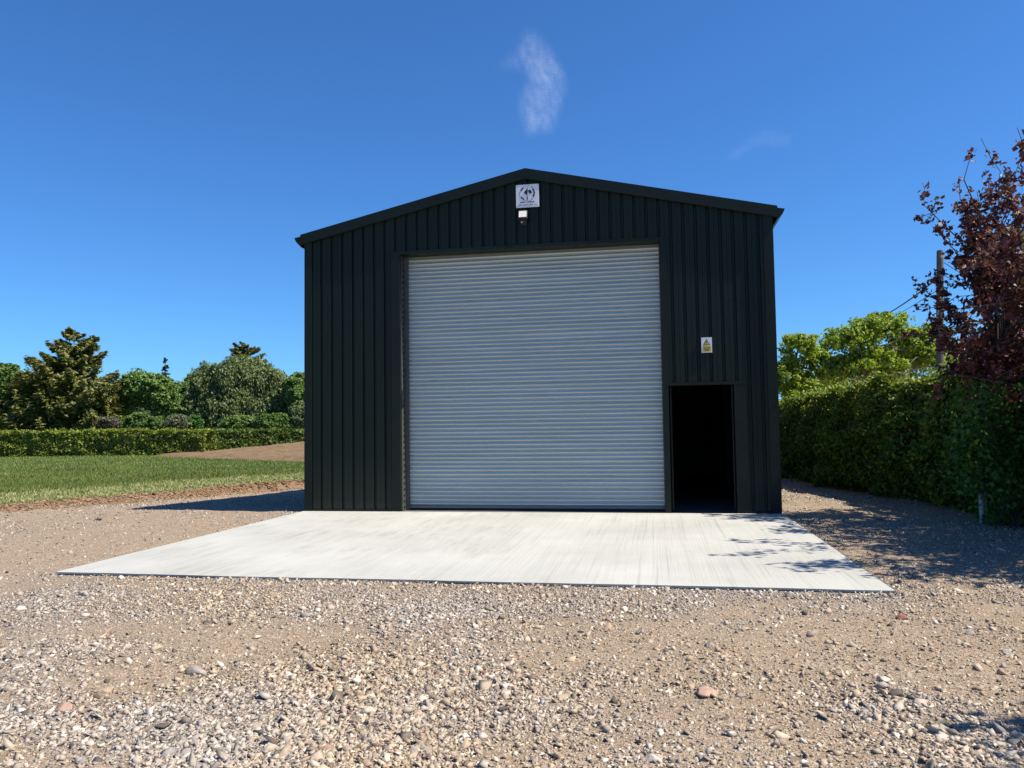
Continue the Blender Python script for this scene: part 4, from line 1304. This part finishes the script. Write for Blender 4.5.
trunk = [cb - np.array([0, 0, .1]), at(981, 470, CD), at(983, 420, CD), at(995, 365, CD + .1), at(1014, 300, CD + .2), at(1030, 225, CD + .2)]
mb.tube(trunk, [.06, .055, .052, .045, .034, .012], 8)
tips = [(968, 151, .0, 2, 4), (955, 176, .1, 3, 5), (985, 178, -.3, 3, 5), (978, 195, .2, 3, 5), (990, 215, -.1, 3, 5), (1000, 170, .1, 3, 5), (972, 232, .2, 3, 4), (962, 205, .0, 3, 4), (983, 255, -.5, 3, 4), (975, 275, .2, 2, 4), (933, 196, .2, 3, 4), (948, 205, -.2, 3, 4), (1017, 156, .3, 3, 5), (1005, 190, -.5, 3, 5), (1030, 175, .4, 3, 5),
        (931, 224, .1, 3, 3), (950, 232, .4, 3, 4), (970, 215, -.6, 3, 4), (1025, 215, -.7, 3, 4), (914, 284, .1, 2, 2), (926, 276, .3, 2, 2), (942, 300, .2, 2, 2), (922, 322, .1, 2, 2), (940, 335, -.5, 2, 2), (952, 312, -.6, 2, 2), (955, 258, .3, 3, 3), (975, 250, -.8, 3, 3),
        (928, 318, .0, 2, 2), (935, 345, .4, 2, 2), (965, 340, -.9, 2, 2), (990, 320, -1.0, 2, 3), (1030, 290, -.8, 2, 3), (1045, 240, .2, 3, 4),
        (1060, 200, .5, 3, 5), (1075, 260, -.2, 3, 4), (1050, 330, -.5, 2, 3), (1010, 260, .9, 3, 4), (985, 280, 1.0, 2, 3), (1020, 350, -1.1, 2, 2), (985, 365, -.8, 2, 2), (1000, 385, -.9, 2, 2), (955, 372, -.6, 2, 2), (1035, 390, -.8, 2, 2),
        (1090, 180, .9, 3, 5), (1060, 290, -1.2, 3, 4), (1110, 260, -1.0, 3, 4), (1080, 230, -1.4, 3, 4), (1040, 345, -1.3, 2, 3), (1100, 390, -1.5, 2, 3), (1020, 300, -1.3, 2, 3), (1000, 345, -1.2, 2, 3), (1060, 420, -1.3, 1, 3), (1015, 235, .6, 3, 4), (1005, 300, .8, 2, 4), (1100, 320, .3, 2, 3), (1120, 240, .6, 3, 4), (1010, 410, -.6, 1, 2), (970, 395, .5, 1, 2), (1070, 380, -.9, 2, 2)]
for (px, py, dd, s0, _) in tips:
    px = px + 4
    e = at(px, py, CD + dd)
    s_ = trunk[min(s0, 4)] + (trunk[min(s0 + 1, 5)] - trunk[min(s0, 4)]) * rng.random()
    path = bent(s_, e, 7, .035, .07)
    L = np.linalg.norm(e - s_)
    spray(path, .006 + .006 * L, int(8 + 10 * L) if px < 965 else int(8 + 8 * L), .08, .075)
    for _ in range(3 if px < 965 else 4):
        f = rng.integers(2, 6); a_ = path[f]
        q = a_ + (e - s_) * .10 + rng.normal(0, .22, 3) - np.array([0, 0, .04])
        spray(bent(a_, q, 4, .06), .006, 5, .08, .07)
mb.build('trunk', M_BARKD, copper, smooth=True)
npmesh('crown', np.concatenate(VV), np.concatenate(FF), L_PURPLE, copper)

# shrub growth round its foot, a stake and a guard tube
VV = []; FF = []; nv = 0
sb = on_z(1004, 532, -.05)
shrub = empty('leafy_shrub', sb, 'green leafy shrub growing round the foot of the copper tree', 'shrub')
mb = MB()
for q in range(110):
    sx_ = rng.uniform(958, 1085)
    c_ = at(sx_, rng.uniform(385, 528 if sx_ > 994 else 488), CD + rng.uniform(-.9, -.3))
    if q < 16 and sx_ > 985: mb.tube(bent(np.array([sb[0] + rng.normal(0, .2), sb[1] + rng.normal(0, .15), -.1]), c_, 4, .05), [.012, .01, .007, .004], 4, False)
    leaf_cluster(c_, rng.uniform(.16, .3), 70, .075)
mb.build('stems', M_CORE, shrub)
npmesh('foliage', np.concatenate(VV), np.concatenate(FF), L_SHRUB, shrub)
gb = on_z(979.5, 525, -.05)
M_TUBE = plain('pale_plastic', (.42, .46, .48), .5, 0, .1)
guard = empty('tree_guard', gb, 'pale plastic guard tube standing at the foot of the copper tree', 'tree guard')
mb = MB()
V = []; F = []
for i, (z, r) in enumerate([(0, .034), (.46, .032)]):
    for k in range(14):
        V.append((gb[0] + r * math.cos(k * .4488), gb[1] - .1 + r * math.sin(k * .4488), gb[2] + z))
for k in range(14): F.append((k, (k + 1) % 14, 14 + (k + 1) % 14, 14 + k))
mb.add(V, F); o = mb.build('sleeve', M_TUBE, guard, smooth=True)
sm = o.modifiers.new('Solidify', 'SOLIDIFY'); sm.thickness = .004
mb = MB(); mb.tube([(gb[0] + .055, gb[1] - .1, gb[2] - .1), (gb[0] + .06, gb[1] - .1, gb[2] + .75)], [.018, .018], 6); mb.build('stake', M_BARKP, guard)

broadleaf('broadleaf_tree', 'grey green tree showing through the copper leaves at the right edge', 1030, 420, 17, [(1008, 262, 26, 34), (1035, 300, 34, 44), (1020, 345, 36, 30), (1060, 250, 36, 40)], L_WILLOW, .10, 120, 110, None, None, .1, gz0=-.05, fill=.3)
# more of the same hedge-line trees outside the frame to the right: they throw the shade in the right foreground
VV = []; FF = []; nv = 0
c2 = np.array([10.95, -9.5, -.05])
tree2 = empty('plum_tree', c2, 'second copper leaved tree further along the right boundary', 'tree')
mb = MB(); tr2 = [c2, c2 + (0, 0, 1.2), c2 + (-.1, 0, 2.4), c2 + (-.1, .1, 3.6)]
mb.tube(tr2, [.07, .06, .045, .02], 7)
for q in range(85):
    e = c2 + np.array([rng.uniform(-.95, 1.0), rng.uniform(-.7, .5), rng.uniform(2.3, 4.0)])
    spray(bent(tr2[rng.integers(1, 3)], e, 6, .05), .014, 30, .10, .14)
mb.build('trunk', M_BARK, tree2, smooth=True)
npmesh('crown', np.concatenate(VV), np.concatenate(FF), L_PURPLE, tree2)

VV = []; FF = []; nv = 0
c3 = np.array([12.3, -3.1, -.05])
tree3 = empty('plum_tree', c3, 'copper leaved tree beside the hedge, between the other two', 'tree')
mb = MB(); tr3 = [c3, c3 + (0, 0, 1.4), c3 + (-.1, 0, 3.0), c3 + (-.1, .1, 5.0)]
mb.tube(tr3, [.09, .08, .06, .02], 7)
for q in range(135):
    e = c3 + np.array([rng.uniform(-1.95, 1.6), rng.uniform(-2.7, 2.0), rng.uniform(1.8, 5.2)])
    spray(bent(tr3[rng.integers(1, 3)], e, 6, .05), .016, 34, .10, .16)
mb.build('trunk', M_BARK, tree3, smooth=True)
npmesh('crown', np.concatenate(VV), np.concatenate(FF), L_PURPLE, tree3)

# ------------------------------------------------------------------ cirrus
def cloud(label, outline, alt, dens, scale, layers=2):
    P = np.array([(CAM + ray(px, py) * ((alt - CAM[2]) / ray(px, py)[2]))[:2] for px, py in outline])
    lo, hi = P.min(0), P.max(0)
    n = 60
    X, Y = np.meshgrid(np.linspace(lo[0], hi[0], n), np.linspace(lo[1], hi[1], n * 2))
    x, y = X.ravel(), Y.ravel()
    # distance to outline and inside test, with the long axis squeezed
    A = P; B = np.roll(P, -1, 0)
    # in/out
    inside = np.zeros(len(x), bool); dmin = np.full(len(x), 1e9)
    asp = (hi[1] - lo[1]) / (hi[0] - lo[0])
    for a_, b_ in zip(A, B):
        cond = ((a_[1] > y) != (b_[1] > y)); xx = (b_[0] - a_[0]) * (y - a_[1]) / (b_[1] - a_[1] + 1e-9) + a_[0]
        inside ^= cond & (x < xx)
        ax_, ay_, bx_, by_ = a_[0], a_[1] / asp, b_[0], b_[1] / asp
        vx, vy = bx_ - ax_, by_ - ay_; t_ = np.clip(((x - ax_) * vx + (y / asp - ay_) * vy) / (vx * vx + vy * vy + 1e-9), 0, 1)
        dmin = np.minimum(dmin, np.hypot(x - ax_ - t_ * vx, y / asp - ay_ - t_ * vy))
    wid = (hi[0] - lo[0])
    den = np.where(inside, sstep(0, wid * .2, dmin), 0)
    t = NT('cirrus'); v = t.coord()
    k = 1 / wid
    n1 = t.noise(t.coord('Object', (k * 3, k * 3 / asp, k)), scale, 8, .68)
    wv = t.noise(t.coord('Object', (k * 5, k * 26 / asp, k)), scale, 4, .6)
    al = t.math('MULTIPLY', t.math('MULTIPLY', t.attr('cover'), t.ramp(n1, [(.30, 0.), (.75, 1.)])), t.ramp(wv, [(.3, .45), (.7, 1.)]))
    al = t.math('MULTIPLY', al, dens)
    tp_ = t.n('ShaderNodeBsdfTransparent'); tl = t.n('ShaderNodeBsdfTranslucent'); tl.inputs[0].default_value = (.9, .9, .9, 1); print('CLOUD', label, len(x), den.max(), (den > 0).sum(), P.min(0), P.max(0))
    mx = t.n('ShaderNodeMixShader'); t.l(al, mx.inputs[0]); t.l(tp_.outputs[0], mx.inputs[1]); t.l(tl.outputs[0], mx.inputs[2]); t.l(mx.outputs[0], t.out.inputs[0])
    N = len(x); idx = np.arange(N).reshape(X.shape)
    F0 = np.stack([idx[:-1, :-1].ravel(), idx[:-1, 1:].ravel(), idx[1:, 1:].ravel(), idx[1:, :-1].ravel()], 1)
    keep = (den[F0] > 0).any(1); F0 = F0[keep]
    VV = []; FF = []; DD = []
    for q in range(layers):
        z = alt + q * 9 + 10 * (fbm(x / wid * 4, y / wid * 2, 5 + q, 3) - .5)
        VV.append(np.stack([x, y, z], 1)); FF.append(F0 + q * N); DD.append(den)
    c_ = np.array([P[:, 0].mean(), P[:, 1].mean(), alt])
    o = npmesh('cirrus_cloud', np.concatenate(VV), np.concatenate(FF), t.m, smooth=True, attr={'cover': np.concatenate(DD)}, loc=c_)
    tag(o, label, 'cloud')
    return o

cloud('thin rippled white cirrus wisp in the blue sky directly above the shed peak', [(484, 72), (505, 52), (520, 28), (534, 26), (550, 42), (566, 62), (572, 88), (566, 112), (556, 138), (524, 142), (516, 118), (514, 98), (522, 78), (505, 74)], 900, .085, 2.6)
cloud('very faint streak of cirrus high over the right end of the shed', [(716, 160), (738, 140), (762, 122), (800, 132), (792, 150), (760, 150), (735, 165)], 900, .03, 1.2, 1)
